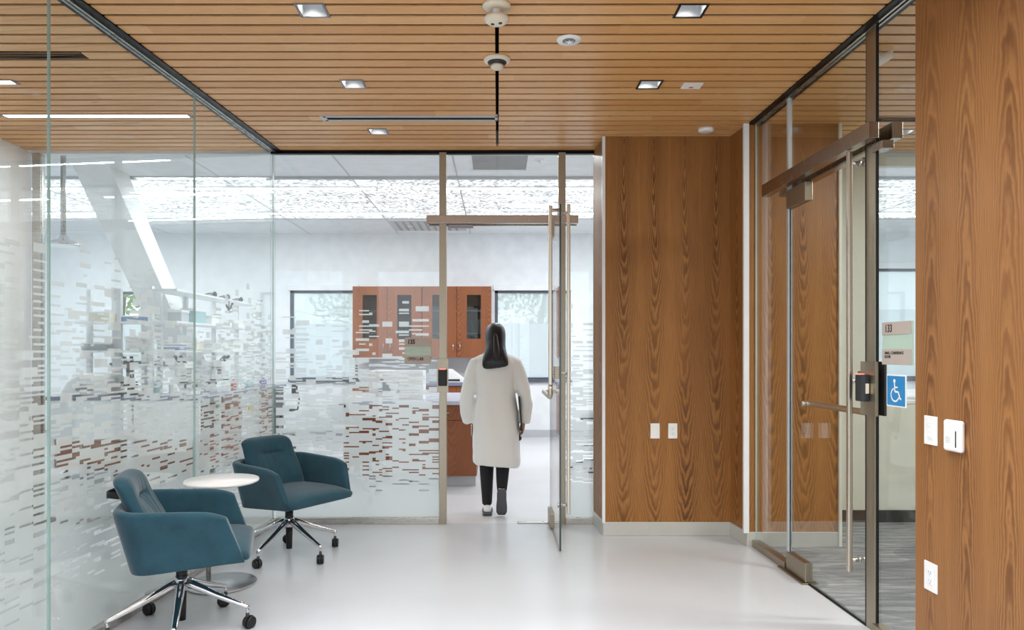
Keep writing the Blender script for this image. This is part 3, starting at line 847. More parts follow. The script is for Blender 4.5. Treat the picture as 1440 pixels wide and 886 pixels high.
# ------------------------------------------------------------------ signs and card readers
t = thing('room_sign', 'taupe sign reading 135 OPEN LAB on the lab glass', 'sign', (-0.652, 5.80, 1.414), 0)
MB().box(-.108, .108, -.008, 0, .03, .104).box(-.108, .108, -.008, 0, -.112, -.045).build('plate', 'sign_taupe', t, .001)
Bx(-.108, .108, -.005, -.002, -.045, .03).build('insert', 'sign_frost', t)
text('room_number', '135', .050, 'sign_text', (-.083, -.0085, .052), (R(90), 0, 0), t, .82, .0022)
text('room_name', 'OPEN LAB', .036, 'sign_text', (-.083, -.0085, -.082), (R(90), 0, 0), t, .78, .0007)
t = thing('card_reader', 'black card reader with red light on the lab door post', 'card reader', (-.447, 5.78, 1.2))
Bx(-.046, .046, -.008, 0, -.13, .145).build('back_plate', 'post_steel', t, .001)
Bx(-.035, .035, -.038, -.008, -.075, .06).build('housing', 'black', t, .008, 3)
Bx(-.026, .026, -.036, -.012, .056, .064).build('status_light', 'led_red', t, .002)
# right side
def right_sub(s, y, z): return (gw.matrix_world if False else None)
def gwp(s, y, z):
    c, n = Vector((.022, -1)).normalized(), Vector((1, .022)).normalized()
    p = Vector((1.857, 5.13)) + c * s + n * y
    return (p.x, p.y, z)
t = thing('card_reader', 'dark card reader with red light on the conference room door post', 'card reader', gwp(1.575, -.02, 1.222), RR)
Bx(-.085, .055, -.014, 0, -.14, .13).build('back_plate', 'post_steel', t, .001)
m = MB().prism([(-.075, -.014), (-.075, -.04), (-.06, -.055), (-.015, -.055), (.0, -.04), (.0, -.014)], -.07, .065); m.build('housing', 'dark', t, .006, 3)
Bx(-.062, -.015, -.052, -.03, .062, .069).build('status_light', 'led_red', t, .002)
Bx(.0, .004, -.034, -.018, -.03, .02).build('side_label', 'plastic_cream', t)
t = thing('door_keeper', 'dark steel keeper behind the conference room door post', 'door hardware', gwp(1.56, .02, 1.222), RR)
MB().box(-.08, .05, 0, .014, -.14, .13).build('plate', 'dark', t, .001)
t = thing('room_sign', 'taupe sign reading 133 SMALL CONFERENCE ROOM on the glass', 'sign', gwp(1.768, -.007, 1.441), RR)
Bx(-.115, .115, -.008, 0, .042, .102).build('plate', 'sign_taupe', t, .001)
Bx(-.115, .115, -.008, 0, -.102, -.028).build('plate', 'sign_taupe', t, .001)
Bx(-.115, .13, -.005, -.002, -.102, .102).build('insert', 'sign_frost', t)
text('room_number', '133', .052, 'sign_text', (-.09, -.0085, .055), (R(90), 0, 0), t, .8, .0008)
text('room_name', 'SMALL CONFERENCE\nROOM', .019, 'sign_text', (-.09, -.0085, -.052), (R(90), 0, 0), t, .85, .0003)
t = thing('access_sign', 'blue square sign with a white wheelchair symbol', 'sign', gwp(1.765, -.007, 1.216), RR); t.scale = (1.1, 1, 1.06)
Bx(-.072, .072, -.004, 0, -.072, .072).build('border', 'sign_white', t, .001)
Bx(-.066, .066, -.005, -.003, -.066, .066).build('panel', 'sign_blue', t)
m = MB()
def stroke(pts, w):
    for (x0, z0), (x1, z1) in zip(pts, pts[1:]):
        dx, dz = x1 - x0, z1 - z0; l = math.hypot(dx, dz) or 1; nx, nz = -dz / l * w / 2, dx / l * w / 2
        m.quad([(x0 + nx, -.0056, z0 + nz), (x1 + nx, -.0056, z1 + nz), (x1 - nx, -.0056, z1 - nz), (x0 - nx, -.0056, z0 - nz)])
m.lathe([(.0085, -.0057), (.0085, -.0055)], (-.01, 0, .044), 20, 'Y')
stroke([(-.01, .036), (-.007, -.004), (.018, -.004), (.032, -.036), (.040, -.033)], .008)
stroke([(-.008, .016), (.014, .016)], .007)
stroke([(-.006 + .029 * math.cos(a_), -.018 + .029 * math.sin(a_)) for a_ in [R(110 + i * 12) for i in range(20)]], .007)
m.build('wheelchair_symbol', 'sign_white', t)

# ------------------------------------------------------------------ swivel lounge chairs
def tub(seat_out=.0):
    def arc(cx, cy, r, a0, a1, n): return [(cx + r * math.cos(R(a0 + (a1 - a0) * i / n)), cy + r * math.sin(R(a0 + (a1 - a0) * i / n))) for i in range(n + 1)]
    def path(xf, hw, xb, r):
        left = [(xf + (xb + r - xf) * i / 6, hw) for i in range(6)]
        c1 = arc(xb + r, hw - r, r, 90, 180, 6)
        back = [(xb, (hw - r) * (1 - 2 * i / 4)) for i in range(1, 4)]
        pts = left + c1 + back
        mir = [(x, -y) for x, y in (left + c1)][::-1]
        return pts + mir
    ot = path(.232, .325, -.280, .13); ob = path(.318, .285, -.200, .11)
    it = path(.236, .272, -.227, .09); ib = path(.314, .245, -.155, .08)
    n = len(ot); m = MB(); rings = []
    for i in range(n):
        f = min(1, max(0, (ot[i][0] + .28) / .48))     # 0 back, 1 front
        zt = .640 + .022 * (1 - f) - (.028 if i in (0, n - 1) else .004 if i in (1, n - 2) else 0); zb = .352 + .033 * f
        lerp = lambda a, b, k: a + (b - a) * k
        P = lambda k, A, B: (lerp(B[i][0], A[i][0], k), lerp(B[i][1], A[i][1], k))
        r = []
        for k in (0, .04, .35, .7, .93): q = P(k, ot, ob); r.append((q[0], q[1], zb + (zt - zb) * k))
        mo = ((ot[i][0] + it[i][0]) / 2, (ot[i][1] + it[i][1]) / 2)
        r.append((ot[i][0] * .8 + mo[0] * .2, ot[i][1] * .8 + mo[1] * .2, zt - .002)); r.append((mo[0], mo[1], zt + .004)); r.append((it[i][0] * .8 + mo[0] * .2, it[i][1] * .8 + mo[1] * .2, zt - .002))
        for k in (.93, .7, .35, .04, 0): q = P(k, it, ib); r.append((q[0], q[1], zb + (zt - zb) * k))
        rings.append(r)
    m.loft(rings); return m

def chair(loc, rz, label, base0):
    t = thing('swivel_chair', label, 'chair', loc, rz, 'blue swivel armchairs')
    o = tub().build('shell', 'teal_velvet', t, .008, 2, 1)
    # seat
    m = MB(); rings = []
    for x, hw, z0, z1 in ((-.19, .20, .38, .47), (-.18, .25, .356, .474), (-.06, .266, .362, .478), (.10, .274, .373, .480), (.26, .283, .383, .470), (.32, .286, .384, .455), (.345, .284, .395, .435)):
        r = []
        for y in (-1, -.96, -.6, 0, .6, .96, 1): r.append((x, y * hw, z1 + (-.018 if abs(y) > .9 else (.006 if y == 0 else 0)) - (.01 if abs(y) == 1 else 0)))
        for y in (1, .6, 0, -.6, -1): r.append((x, y * hw * .98, z0))
        rings.append(r)
    m.loft(rings); m.build('seat', 'teal_velvet', t, 0, 2, 2)
    # back cushion with pinched seam
    m = MB(); NU, NV = 28, 30; V = {}
    def surf(u, v, side):
        hw = .225 - .018 * v
        yy = u * hw; z = .455 + v * .352
        rx = abs(u) ** 6; rz_ = max(0, (v - .5) * 2) ** 8
        th = .055 * max(.0, (1 - rx)) ** .5 * max(0, 1 - rz_) ** .5
        xc = -.125 - .128 * v - .02 * v * v + .02 * u * u
        seam = math.exp(-((v - .66) / .022) ** 2) * (1 / (1 + math.exp((abs(u) - .42) * 26)))
        pull = math.exp(-((v - .66) / .16) ** 2) * math.exp(-(u / .55) ** 2)
        fold = math.sin(u * 27 + math.sin(v * 5) * 1.5) * .0028 * max(0, 1 - abs(v - .5) * 2.0)
        fold += math.exp(-((u) / .03) ** 2) * -.006 * (1 if v < .62 else 0) * min(1, v * 3)
        f = xc + th + (-.024 * seam - .014 * pull + fold + .006 * math.sin(v * 7)) * (1 if side > 0 else 0)
        if side < 0: f = xc - th * .75
        zz = z - (.05 * rx * max(0, v - .8) * 4)
        return (f, yy, zz)
    for sd in (1, -1):
        for i in range(NU + 1):
            for j in range(NV + 1):
                u = -1 + 2 * i / NU; v = j / NV
                if sd < 0 and (i in (0, NU) or j in (0, NV)): V[sd, i, j] = V[1, i, j]
                else: V[sd, i, j] = m.bm.verts.new(surf(u, v, sd))
    for sd in (1, -1):
        for i in range(NU):
            for j in range(NV):
                q = [V[sd, i, j], V[sd, i + 1, j], V[sd, i + 1, j + 1], V[sd, i, j + 1]]
                f = m.bm.faces.new(q if sd > 0 else q[::-1]); f.smooth = True
    m.build('back_cushion', 'teal_velvet', t, 0, 2, 1)
    # rear grab strap
    pts = [(-.27, -.07, .70), (-.305, -.065, .705), (-.33, -.03, .70), (-.335, 0, .698), (-.33, .03, .70), (-.305, .065, .705), (-.27, .07, .70)]
    m = MB(); rings = [[(x, y, z - .016), (x - .005, y, z - .016), (x - .005, y, z + .016), (x, y, z + .016)] for x, y, z in pts]
    m.loft(rings); m.build('strap', 'black', t)
    # under-seat plate and column
    m = MB().lathe([(.012, .385), (.075, .385), (.075, .372), (.034, .345), (.022, .33), (.022, .27), (.012, .27)]); m.build('seat_mount', 'chrome', t)
    MB().cyl((0, 0, .345), (0, 0, .265), .020).cyl((0, 0, .345), (0, 0, .325), .045, .028).build('column_tube', 'chrome', t)
    MB().cyl((0, 0, .305), (0, 0, .270), .027).build('column_collar', 'black', t)
    MB().cyl((0, 0, .20), (0, 0, .045), .024, .020).build('gas_column', 'black', t)
    m = MB().lathe([(.02, .272), (.032, .268), (.036, .245), (.034, .20), (.02, .19)]); m.build('hub', 'chrome', t)
    for k in range(5):
        a_ = R(base0 + 72 * k) - rz; c, s = math.cos(a_), math.sin(a_)
        m = MB(); rings = []
        for r_, zc, w, h in ((.01, .235, .024, .026), (.06, .222, .024, .023), (.18, .170, .020, .018), (.30, .124, .016, .014), (.335, .112, .015, .012), (.345, .108, .008, .007)):
            ring = []
            for i in range(10):
                b = 2 * PI * i / 10; yy = math.cos(b) * w; zz = zc + math.sin(b) * h
                ring.append((r_ * c - yy * s, r_ * s + yy * c, zz))
            rings.append(ring)
        m.loft(rings); m.cyl((.333 * c, .333 * s, .112), (.333 * c, .333 * s, .07), .008)
        m.build('base_arm', 'chrome', t)
        w_ = bpy.data.objects.new('caster', None); COL.objects.link(w_); w_.parent = t; w_.location = (.333 * c, .333 * s, .03); w_.rotation_euler = (0, 0, a_ + 1.1 * (k + 1))
        prof = [(.012, 0), (.027, .001), (.030, .005), (.030, .014), (.026, .018), (.010, .018)]
        m = MB(); m.lathe([(r_, -.004 - y_) for r_, y_ in prof], (0.012, 0, 0), 22, 'Y'); m.lathe([(r_, .004 + y_) for r_, y_ in prof], (0.012, 0, 0), 22, 'Y')
        m.build('wheel', 'black', w_)
        m = MB().lathe([(.034, -.004), (.034, .004)], (0.012, 0, 0), 22, 'Y'); m.cyl((0, 0, .02), (0, 0, .05), .009); m.build('fork', 'dark', w_)
    return t
chair((-1.60, 3.60, 0), R(17), 'blue swivel armchair nearest the camera, turned away with its black strap showing', 0)
chair((-1.44, 4.91, 0), R(-33), 'blue swivel armchair facing the room between side table and lab glass', 35)

t = thing('side_table', 'small round white table on a steel disc between the blue chairs', 'table', (-1.665, 4.29, 0))
MB().lathe([(.20, .612), (.213, .618), (.215, .622), (.213, .632), (.001, .632)][::-1], n=64).build('tabletop', 'table_white', t)
MB().cyl((-.08, .0, .012), (-.08, .0, .615), .014, n=24).build('stem', 'steel', t)
MB().lathe([(.20, .0), (.202, .009), (.199, .012), (.001, .013)], n=64).build('base_disc', 'disc_steel', t)

# ------------------------------------------------------------------ lab furniture
def pull(parent, x, y, z, l=.12, vert=True):
    m = MB()
    if vert: m.cyl((x, y - .028, z - l / 2), (x, y - .028, z + l / 2), .006, n=10).cyl((x, y, z - l / 2 + .01), (x, y - .028, z - l / 2 + .01), .004, n=8).cyl((x, y, z + l / 2 - .01), (x, y - .028, z + l / 2 - .01), .004, n=8)
    else: m.cyl((x - l / 2, y - .028, z), (x + l / 2, y - .028, z), .006, n=10).cyl((x - l / 2 + .01, y, z), (x - l / 2 + .01, y - .028, z), .004, n=8).cyl((x + l / 2 - .01, y, z), (x + l / 2 - .01, y - .028, z), .004, n=8)
    return m.build('handle', 'steel', parent)

def wall_cabinet(x, label):
    t = thing('wall_cabinet', label, 'cabinet', (x, 11.68, 1.31), 0, 'upper lab cabinets')
    MB().box(-.55, .55, -.33, 0, 0, .02).box(-.55, .55, -.33, 0, 1.115, 1.135).box(-.55, -.53, -.33, 0, .02, 1.115).box(.53, .55, -.33, 0, .02, 1.115).box(-.53, .53, -.02, 0, .02, 1.115).build('carcass', 'cabinet_wood', t)
    MB().box(-.53, .53, -.28, -.02, .38, .40).box(-.53, .53, -.28, -.02, .74, .76).build('shelf', 'grey_light', t)
    for s in (-1, 1):
        x0, x1 = (-.548, -.003) if s < 0 else (.003, .548)
        xi0, xi1 = x0 + .16, x1 - .16
        d = MB().box(x0, xi0, -.352, -.332, .0, 1.135).box(xi1, x1, -.352, -.332, .0, 1.135).box(xi0, xi1, -.352, -.332, .0, .30).box(xi0, xi1, -.352, -.332, 1.0, 1.135).build('door', 'cabinet_wood', t)
        Bx(xi0, xi1, -.344, -.340, .30, 1.0).build('door_glass', 'glass_dark', d)
        pull(d, -s * -.055 if s > 0 else -.055, -.352, .17)
    return t
wall_cabinet(-1.765, 'brown wall cabinet with two glazed doors beside the left lab window')
wall_cabinet(-.655, 'brown wall cabinet with two glazed doors beside the doorway view')
# things inside the right cabinet
for i, (x, z, r, h, mt) in enumerate(((-.36, 1.33, .05, .1, 'grey_light'), (-.22, 1.33, .06, .07, 'plastic_white'), (-.30, 1.71, .035, .22, 'grey_light'), (-.42, 1.71, .035, .18, 'grey'))):
    l_ = ('grey jar on the bottom shelf of the glazed cabinet', 'low white tub on the bottom shelf of the glazed cabinet', 'tall pale cylinder on the middle shelf of the glazed cabinet', 'tall grey cylinder on the middle shelf of the glazed cabinet')[i]
    o = MB().lathe([(r * .9, 0), (r, .01), (r, h * .85), (r * .7, h), (.001, h)], (0, 0, 0), 18).build('jar', mt); o.location = (x, 11.5, z); tag(o, l_, 'jar')

def base_cabinet(name, x0, x1, y0, y1, z1, nd, label, group=None, mat='cabinet_wood', drawer=True, toe=.09, rz=0, loc=None):
    t = thing(name, label, 'cabinet', loc or (0, 0, 0), rz, group)
    Bx(x0, x1, y0 + .02, y1, toe, z1).build('carcass', mat, t)
    Bx(x0 + .01, x1 - .01, y0 + .06, y1, 0, toe).build('toe_kick', 'grey_light', t)
    w = (x1 - x0) / nd
    for i in range(nd):
        a, b = x0 + i * w + .003, x0 + (i + 1) * w - .003
        zt = z1 - .005
        if drawer:
            d = Bx(a, b, y0, y0 + .02, zt - .15, zt).build('drawer', mat, t, .001); pull(d, (a + b) / 2, y0, zt - .075, .12, False); zt -= .156
        d = Bx(a, b, y0, y0 + .02, toe + .005, zt).build('door', mat, t, .001); pull(d, b - .05 if i % 2 == 0 else a + .05, y0, zt - .1)
    return t
base_cabinet('island_cabinet', -1.60, -.91, 7.37, 8.0, .85, 1, 'brown base cabinet at the left end of the lab island', 'lab island cabinets', toe=.11)
base_cabinet('island_cabinet', -.905, -.22, 7.37, 8.0, .85, 1, 'brown base cabinet at the right end of the lab island by the person', 'lab island cabinets', toe=.11)
o = Bx(-1.64, -.19, 7.34, 8.9, .852, .892).build('worktop', 'worktop_light', bevel=.003); tag(o, 'pale worktop over the lab island', 'worktop')
base_cabinet('island_rear_cabinet', -1.60, -.22, 8.07, 8.88, .85, 2, 'brown rear cabinet row of the lab island', toe=.11)
base_cabinet('wall_base_cabinet', -2.30, -.10, 11.1, 11.66, .87, 4, 'long brown base cabinet against the back wall')
o = Bx(-2.32, -.08, 11.07, 11.67, .872, .91).build('worktop', 'worktop', bevel=.003); tag(o, 'grey violet worktop against the back wall', 'worktop')

# bench across (A) with white aprons and brown pedestals
ba = thing('lab_bench', 'white framed lab bench with grey violet top facing the lounge glass', 'bench')
Bx(-4.95, -3.26, 7.78, 8.48, .87, .91).build('worktop', 'worktop', ba, .003)
for x0, x1 in ((-4.93, -4.12), (-3.98, -3.28)):
    Bx(x0, x1, 7.80, 7.82, .44, .868).build('apron_panel', 'panel_white', ba, .002)
for x, lab in ((-4.52, 'brown wheeled cabinet below the white centrifuge'), (-3.62, 'brown wheeled cabinet below the pale microscope')):
    t = thing('mobile_pedestal', lab, 'cabinet', (x, 8.1, 0), 0, 'wheeled cabinets under the bench')
    Bx(-.34, .34, -.25, .25, .09, .42).build('carcass', 'cabinet_wood', t, .002)
    for s in (-1, 1):
        d = Bx(min(.005 * s, .335 * s), max(.005 * s, .335 * s), -.27, -.25, .1, .41).build('door', 'cabinet_wood', t, .002); pull(d, .05 * s, -.27, .33)
    for sx in (-1, 1):
        for sy in (-1, 1):
            MB().lathe([(.008, -.012), (.038, -.012), (.038, .012), (.008, .012)], (sx * .28, sy * .18, .038), 16, 'Y').cyl((sx * .28, sy * .18, .04), (sx * .28, sy * .18, .09), .01).build('caster', 'black', t)
# legs for bench A
t = ba
for x in (-4.9, -4.05, -3.31):
    for y in (7.84, 8.42): Bx(x - .025, x + .025, y - .025, y + .025, 0, .868).build('leg', 'panel_white', t)
Bx(-4.9, -3.31, 8.40, 8.44, .80, .868).build('rail', 'panel_white', t)
# bench B running away
o = Bx(-3.95, -3.24, 8.50, 10.9, .87, .91).build('worktop', 'worktop', bevel=.003); tag(o, 'grey violet bench top running below the long shelves', 'worktop')
def bcab(y0, y1, mat, label, group, name='bench_cabinet'):
    # front faces +X: build facing -Y then turn
    w = (y1 - y0)
    return base_cabinet(name, 0, w - .01, 0, .6, .868, 1, label, group, mat, True, .1, R(90), (-3.28, y0, 0))
bcab(8.50, 9.10, 'cabinet_wood', 'brown bench cabinet at the near end of the long bench', 'bench cabinets')
bcab(9.10, 9.80, 'panel_white', 'white bench cabinet with a yellow label between brown cabinets', 'bench cabinets')
bcab(9.80, 10.35, 'cabinet_wood', 'brown bench cabinet beyond the white one', 'bench cabinets')
bcab(10.35, 10.9, 'dark', 'dark bench unit at the far end of the long bench', 'bench cabinets')
o = Bx(-3.278, -3.272, 9.35, 9.50, .58, .70).build('yellow_label', 'yellow'); tag(o, 'yellow paper label on the white bench cabinet', 'label')

# shelving
def shelving(name, x0, x1, y0, y1, label, levels, posts):
    t = thing(name, label, 'shelves', (0, 0, 0))
    for x, y in posts: Bx(x - .025, x + .025, y - .025, y + .025, .91, 2.14).build('upright', 'panel_white', t)
    for z in levels: Bx(x0, x1, y0, y1, z - .025, z).build('shelf', 'panel_white', t, .002)
    return t
LV = (1.42, 1.75, 2.11)
shelving('bench_shelving', -3.93, -3.60, 7.98, 10.65, 'long white open shelving above the bench running away', LV, [(-3.9, y) for y in (8.0, 8.88, 9.76, 10.62)])
shelving('bench_shelving', -4.85, -3.98, 8.15, 8.45, 'white open shelving above the bench facing the lounge', LV[:2], [(-4.82, 8.40), (-4.50, 8.37), (-4.45, 8.37), (-4.16, 8.37), (-4.11, 8.37), (-4.0, 8.42)])

rnd = random.Random(5)
kinds = [('grey_light', 'grey'), ('plastic_white', 'white'), ('teal', 'pale teal'), ('blue_box', 'blue'), ('violet', 'violet'), ('plastic_cream', 'cream')]
shelfname = {LV[0]: 'lowest', LV[1]: 'middle', LV[2]: 'top'}
spots = [(-3.75, 8.35, 1, .16, .20, .14, 0), (-3.74, 8.75, 1, .18, .30, .18, 2), (-3.75, 9.25, 1, .16, .24, .12, 1), (-3.72, 8.25, 0, .2, .26, .08, 3), (-3.73, 8.7, 0, .18, .2, .12, 5), (-3.72, 9.35, 0, .2, .34, .10, 1), (-3.73, 9.95, 0, .2, .4, .15, 1), (-3.74, 10.3, 0, .18, .18, .12, 0), (-3.75, 10.3, 1, .18, .2, .1, 1),
         (-4.66, 8.30, 0, .3, .2, .09, 0), (-4.2, 8.30, 0, .2, .2, .16, 1), (-4.6, 8.30, 1, .24, .2, .12, 5), (-4.22, 8.3, 1, .26, .18, .07, 3)]
for (x, y, lv, sx, sy, sz, kk) in spots:
    z = LV[lv]; run = 'long shelving' if x > -4 else 'shelving facing the lounge'
    where = 'at %.0f%% along' % 0 if False else ('near the end' if y < 8.5 else 'second from the near end' if y < 9 else 'half way along' if y < 9.5 else 'past the middle' if y < 10 else 'at the far end')
    if x < -4: where = 'above the centrifuge' if x < -4.4 else 'beside the corner'
    t = thing('storage_box', '%s box on the %s shelf of the %s, %s' % (kinds[kk][1], shelfname[z], run, where), 'box', (x, y, z))
    Bx(-sx / 2, sx / 2, -sy / 2, sy / 2, 0, sz * .82).build('body', kinds[kk][0], t, .004)
    Bx(-sx / 2 - .006, sx / 2 + .006, -sy / 2 - .006, sy / 2 + .006, sz * .80, sz).build('lid', 'plastic_white', t, .004)
for y, lab in ((9.3, 'nearest'), (9.75, 'middle'), (10.25, 'farthest')):
    t = thing('safety_goggles', 'black safety goggles on the top shelf, %s of three' % lab, 'goggles', (-3.70, y, LV[2]), R(20))
    for s in (-1, 1): MB().sphere((.0, s * .045, .04), .045, .6, 1, .85).build('lens', 'black', t)
    MB().tube([(0, -.05, .05), (0, 0, .055), (0, .05, .05)], .012).build('bridge', 'black', t)
    MB().tube([(0, -.08, .045), (-.05, -.10, .05), (-.13, -.06, .03), (-.14, .03, .02), (-.06, .10, .04), (0, .08, .045)], .008).build('strap', 'dark', t)
t = thing('hanging_tool', 'small black clamp hanging under the top shelf', 'tool', (-3.60, 9.55, 1.99))
MB().tube([(0, -.12, .03), (0, -.04, -.02), (0, .03, .0), (0, .10, .07)], .014).build('arm', 'black', t)
MB().tube([(0, -.04, -.02), (0, 0, -.05), (0, .04, -.05)], .010).build('jaw', 'black', t)
MB().cyl((-.01, .0, .0), (-.01, .0, .095), .006).build('hook', 'black', t)

def microscope(loc, rz, mat, label):
    t = thing('microscope', label, 'microscope', loc, rz, 'microscopes on the bench')
    Bx(-.10, .10, -.14, .12, 0, .045).build('foot', mat, t, .012, 3)
    MB().prism_xz([(-.035, .04), (.035, .04), (.03, .34), (-.03, .34)], .05, .11).build('arm', mat, t, .01)
    Bx(-.08, .08, -.12, .04, .14, .155).build('stage', 'dark', t, .003)
    Bx(-.045, .045, -.10, .11, .30, .38).build('head', mat, t, .015, 3)
    for s in (-1, 1): MB().cyl((s * .03, -.06, .36), (s * .035, -.16, .44), .016, .018, 14).build('eyepiece', 'black', t)
    MB().lathe([(.034, .30), (.034, .27), (.02, .265)], (0, -.04, 0), 18).build('turret', 'dark', t)
    for s in (-.02, .0, .02): MB().cyl((s, -.04, .27), (s * 1.4, -.045, .20), .011, .008, 10).build('objective', 'steel', t)
    for s in (-1, 1): MB().cyl((s * .035, .08, .10), (s * .075, .08, .10), .022, n=16).build('focus_knob', 'black', t)
    return t
microscope((-4.17, 8.06, .91), R(20), 'dark', 'black microscope at the bench gap in front of the far window')
microscope((-3.52, 8.04, .91), R(-10), 'plastic_white', 'white microscope near the corner of the benches')
microscope((-3.50, 8.85, .91), R(70), 'plastic_white', 'white microscope on the long bench behind the corner one')
t = thing('centrifuge', 'large white rounded centrifuge on the bench by the lounge', 'centrifuge', (-4.58, 8.08, .91))
MB().prism_xz([(-.27, 0), (.24, 0), (.24, .20), (.18, .24), (-.05, .25), (-.20, .17), (-.27, .06)], -.2, .22).build('housing', 'plastic_white', t, .03, 4)
Bx(-.10, .10, -.205, -.2, .06, .13).build('control_panel', 'grey', t, .003)
t = thing('bench_scale', 'small pale balance with glass cover on the long bench', 'balance', (-3.48, 9.4, .91))
Bx(-.1, .1, -.15, .12, 0, .06).build('base', 'plastic_white', t, .01); Bx(-.08, .08, -.05, .11, .06, .24).build('draft_shield', 'glass', t); MB().lathe([(.045, .062), (.045, .07), (.001, .072)], (0, .03, 0)).build('pan', 'steel', t)
for i, (x, y, r, h, mt, lab) in enumerate(((-3.40, 9.15, .035, .14, 'red', 'small bottle with red body on the long bench'), (-3.45, 9.85, .06, .10, 'teal', 'teal tub on the long bench'), (-3.4, 10.3, .05, .12, 'violet', 'violet tub at the far end of the long bench'), (-3.85, 8.05, .04, .2, 'teal', 'teal wash bottle near the bench corner'), (-3.75, 8.2, .04, .18, 'plastic_white', 'white bottle near the bench corner'))):
    o = MB().lathe([(r * .92, 0), (r, .01), (r, h * .7), (r * .4, h * .85), (r * .4, h), (.001, h)], n=18).build('bottle', mt); o.location = (x, y, .91); tag(o, lab, 'bottle')

# equipment box on the island
t = thing('equipment_carton', 'white printed carton with a grey picture on the lab island', 'box', (-1.07, 7.62, .892))
Bx(-.285, .285, -.15, .15, 0, .31).build('carton', 'plastic_white', t, .004)
m = MB()
m.prism_xz([(-.19, .09), (-.18, .15), (-.14, .19), (-.10, .19), (-.06, .13), (-.05, .09), (-.12, .08)], -.1515, -.150)
m.prism_xz([(-.17, .20), (-.13, .20), (-.13, .225), (-.17, .225)], -.1515, -.150); m.build('printed_picture', 'grey', t)
m = MB()
for i, (z, h_) in enumerate(((.05, .012), (.085, .02), (.12, .012), (.15, .018), (.18, .01), (.21, .02))): m.box(.02, .032 + .004 * (i % 2), -.1515, -.150, z, z + h_)
m.build('printed_marks', 'grey', t)
t = thing('tabletop_device', 'small white device with sloping front on the back worktop', 'lab device', (-.70, 11.35, .91))
MB().prism_xz([(-.12, 0), (.2, 0), (.2, .05), (-.02, .22), (-.12, .22)], -.12, .12).build('housing', 'plastic_white', t, .02, 3)
Bx(-.08, .10, -.125, -.12, .03, .06).build('dark_strip', 'dark', t)
t = thing('lab_tray', 'pale angled tray at the left edge of the island', 'tray', (-1.54, 7.56, .892))
MB().prism_xz([(-.09, 0), (.1, 0), (.1, .012), (.03, .05), (-.09, .02)], -.1, .1).build('tray', 'plastic_white', t, .003)

def stool(loc, rz, label):
    t = thing('lab_stool', label, 'stool', loc, rz, 'black lab stools')
    MB().lathe([(.03, .60), (.17, .60), (.185, .625), (.18, .65), (.15, .665), (.001, .668)], n=28).build('seat', 'black', t)
    m = MB(); rings = []
    for i in range(9):
        a_ = R(-40 + 10 * i); x, y = -.19 * math.cos(a_), .22 * math.sin(a_)
        rings.append([(x, y, .78), (x - .03, y, .78), (x - .03, y, .96), (x, y, .96)])
    m.loft(rings); m.build('backrest', 'black', t, .01)
    MB().tube([(-.10, 0, .59), (-.22, 0, .62), (-.24, 0, .75), (-.22, 0, .86)], .012).build('back_bracket', 'dark', t)
    MB().cyl((0, 0, .60), (0, 0, .10), .02).build('column', 'chrome', t)
    MB().tube([(.19 * math.cos(i * PI / 10), .19 * math.sin(i * PI / 10), .27) for i in range(21)], .010).build('foot_ring', 'chrome', t)
    for k in range(5):
        a_ = R(72 * k); c, s = math.cos(a_), math.sin(a_)
        MB().tube([(0, 0, .12), (.15 * c, .15 * s, .09), (.28 * c, .28 * s, .075)], .018).build('base_arm', 'dark', t)
        MB().lathe([(.006, -.02), (.03, -.02), (.03, .02), (.006, .02)], (.28 * c, .28 * s, .03), 16, 'Y').cyl((.28 * c, .28 * s, .03), (.28 * c, .28 * s, .08), .008).build('caster', 'black', t)
    return t
stool((-2.93, 9.6, 0), R(200), 'black lab stool beside the long bench')
stool((1.15, 8.4, 0), R(180), 'black lab stool seen beside the teak wall edge')
base_cabinet('side_bench_cabinet', 1.45, 3.0, 8.2, 8.9, .85, 2, 'brown base cabinet seen behind the teak wall edge')
o = Bx(1.40, 3.0, 8.17, 8.92, .852, .89).build('worktop', 'worktop'); tag(o, 'worktop behind the teak wall edge', 'worktop')

# slanted brace
def bsec(x, y, z): return [(x - .19, y - .2, z), (x + .19, y - .2, z), (x + .19, y + .2, z), (x - .19, y + .2, z)]
o = MB().loft([bsec(-4.42, 11.36, 0), bsec(-4.24, 7.6, LZ)], smooth=False).build('slanted_column', 'wall_white')
tag(o, 'white slanted structural brace behind the left glass', 'column')
# safety shower
t = thing('safety_shower', 'chrome emergency shower head hanging behind the lounge glass', 'shower', (-3.88, 6.35, 0))
MB().cyl((0, 0, 2.44), (0, 0, LZ), .022).build('pipe', 'steel', t)
MB().lathe([(.13, 2.345), (.135, 2.36), (.11, 2.385), (.05, 2.405), (.035, 2.44), (.02, 2.45)]).build('shower_head', 'chrome', t)
MB().lathe([(.06, LZ - .012), (.06, LZ)]).build('ceiling_flange', 'steel', t)

# small conference table seen over the ledge
t = thing('ledge_table', 'white rounded table behind the conference room glass', 'table', (3.9, 6.5, 0))
MB().lathe([(.001, 1.0), (.62, 1.0), (.64, 1.015), (.62, 1.03), (.001, 1.03)], n=48).build('tabletop', 'table_white', t)
MB().cyl((0, 0, 0), (0, 0, 1.0), .05).build('pedestal', 'steel', t)

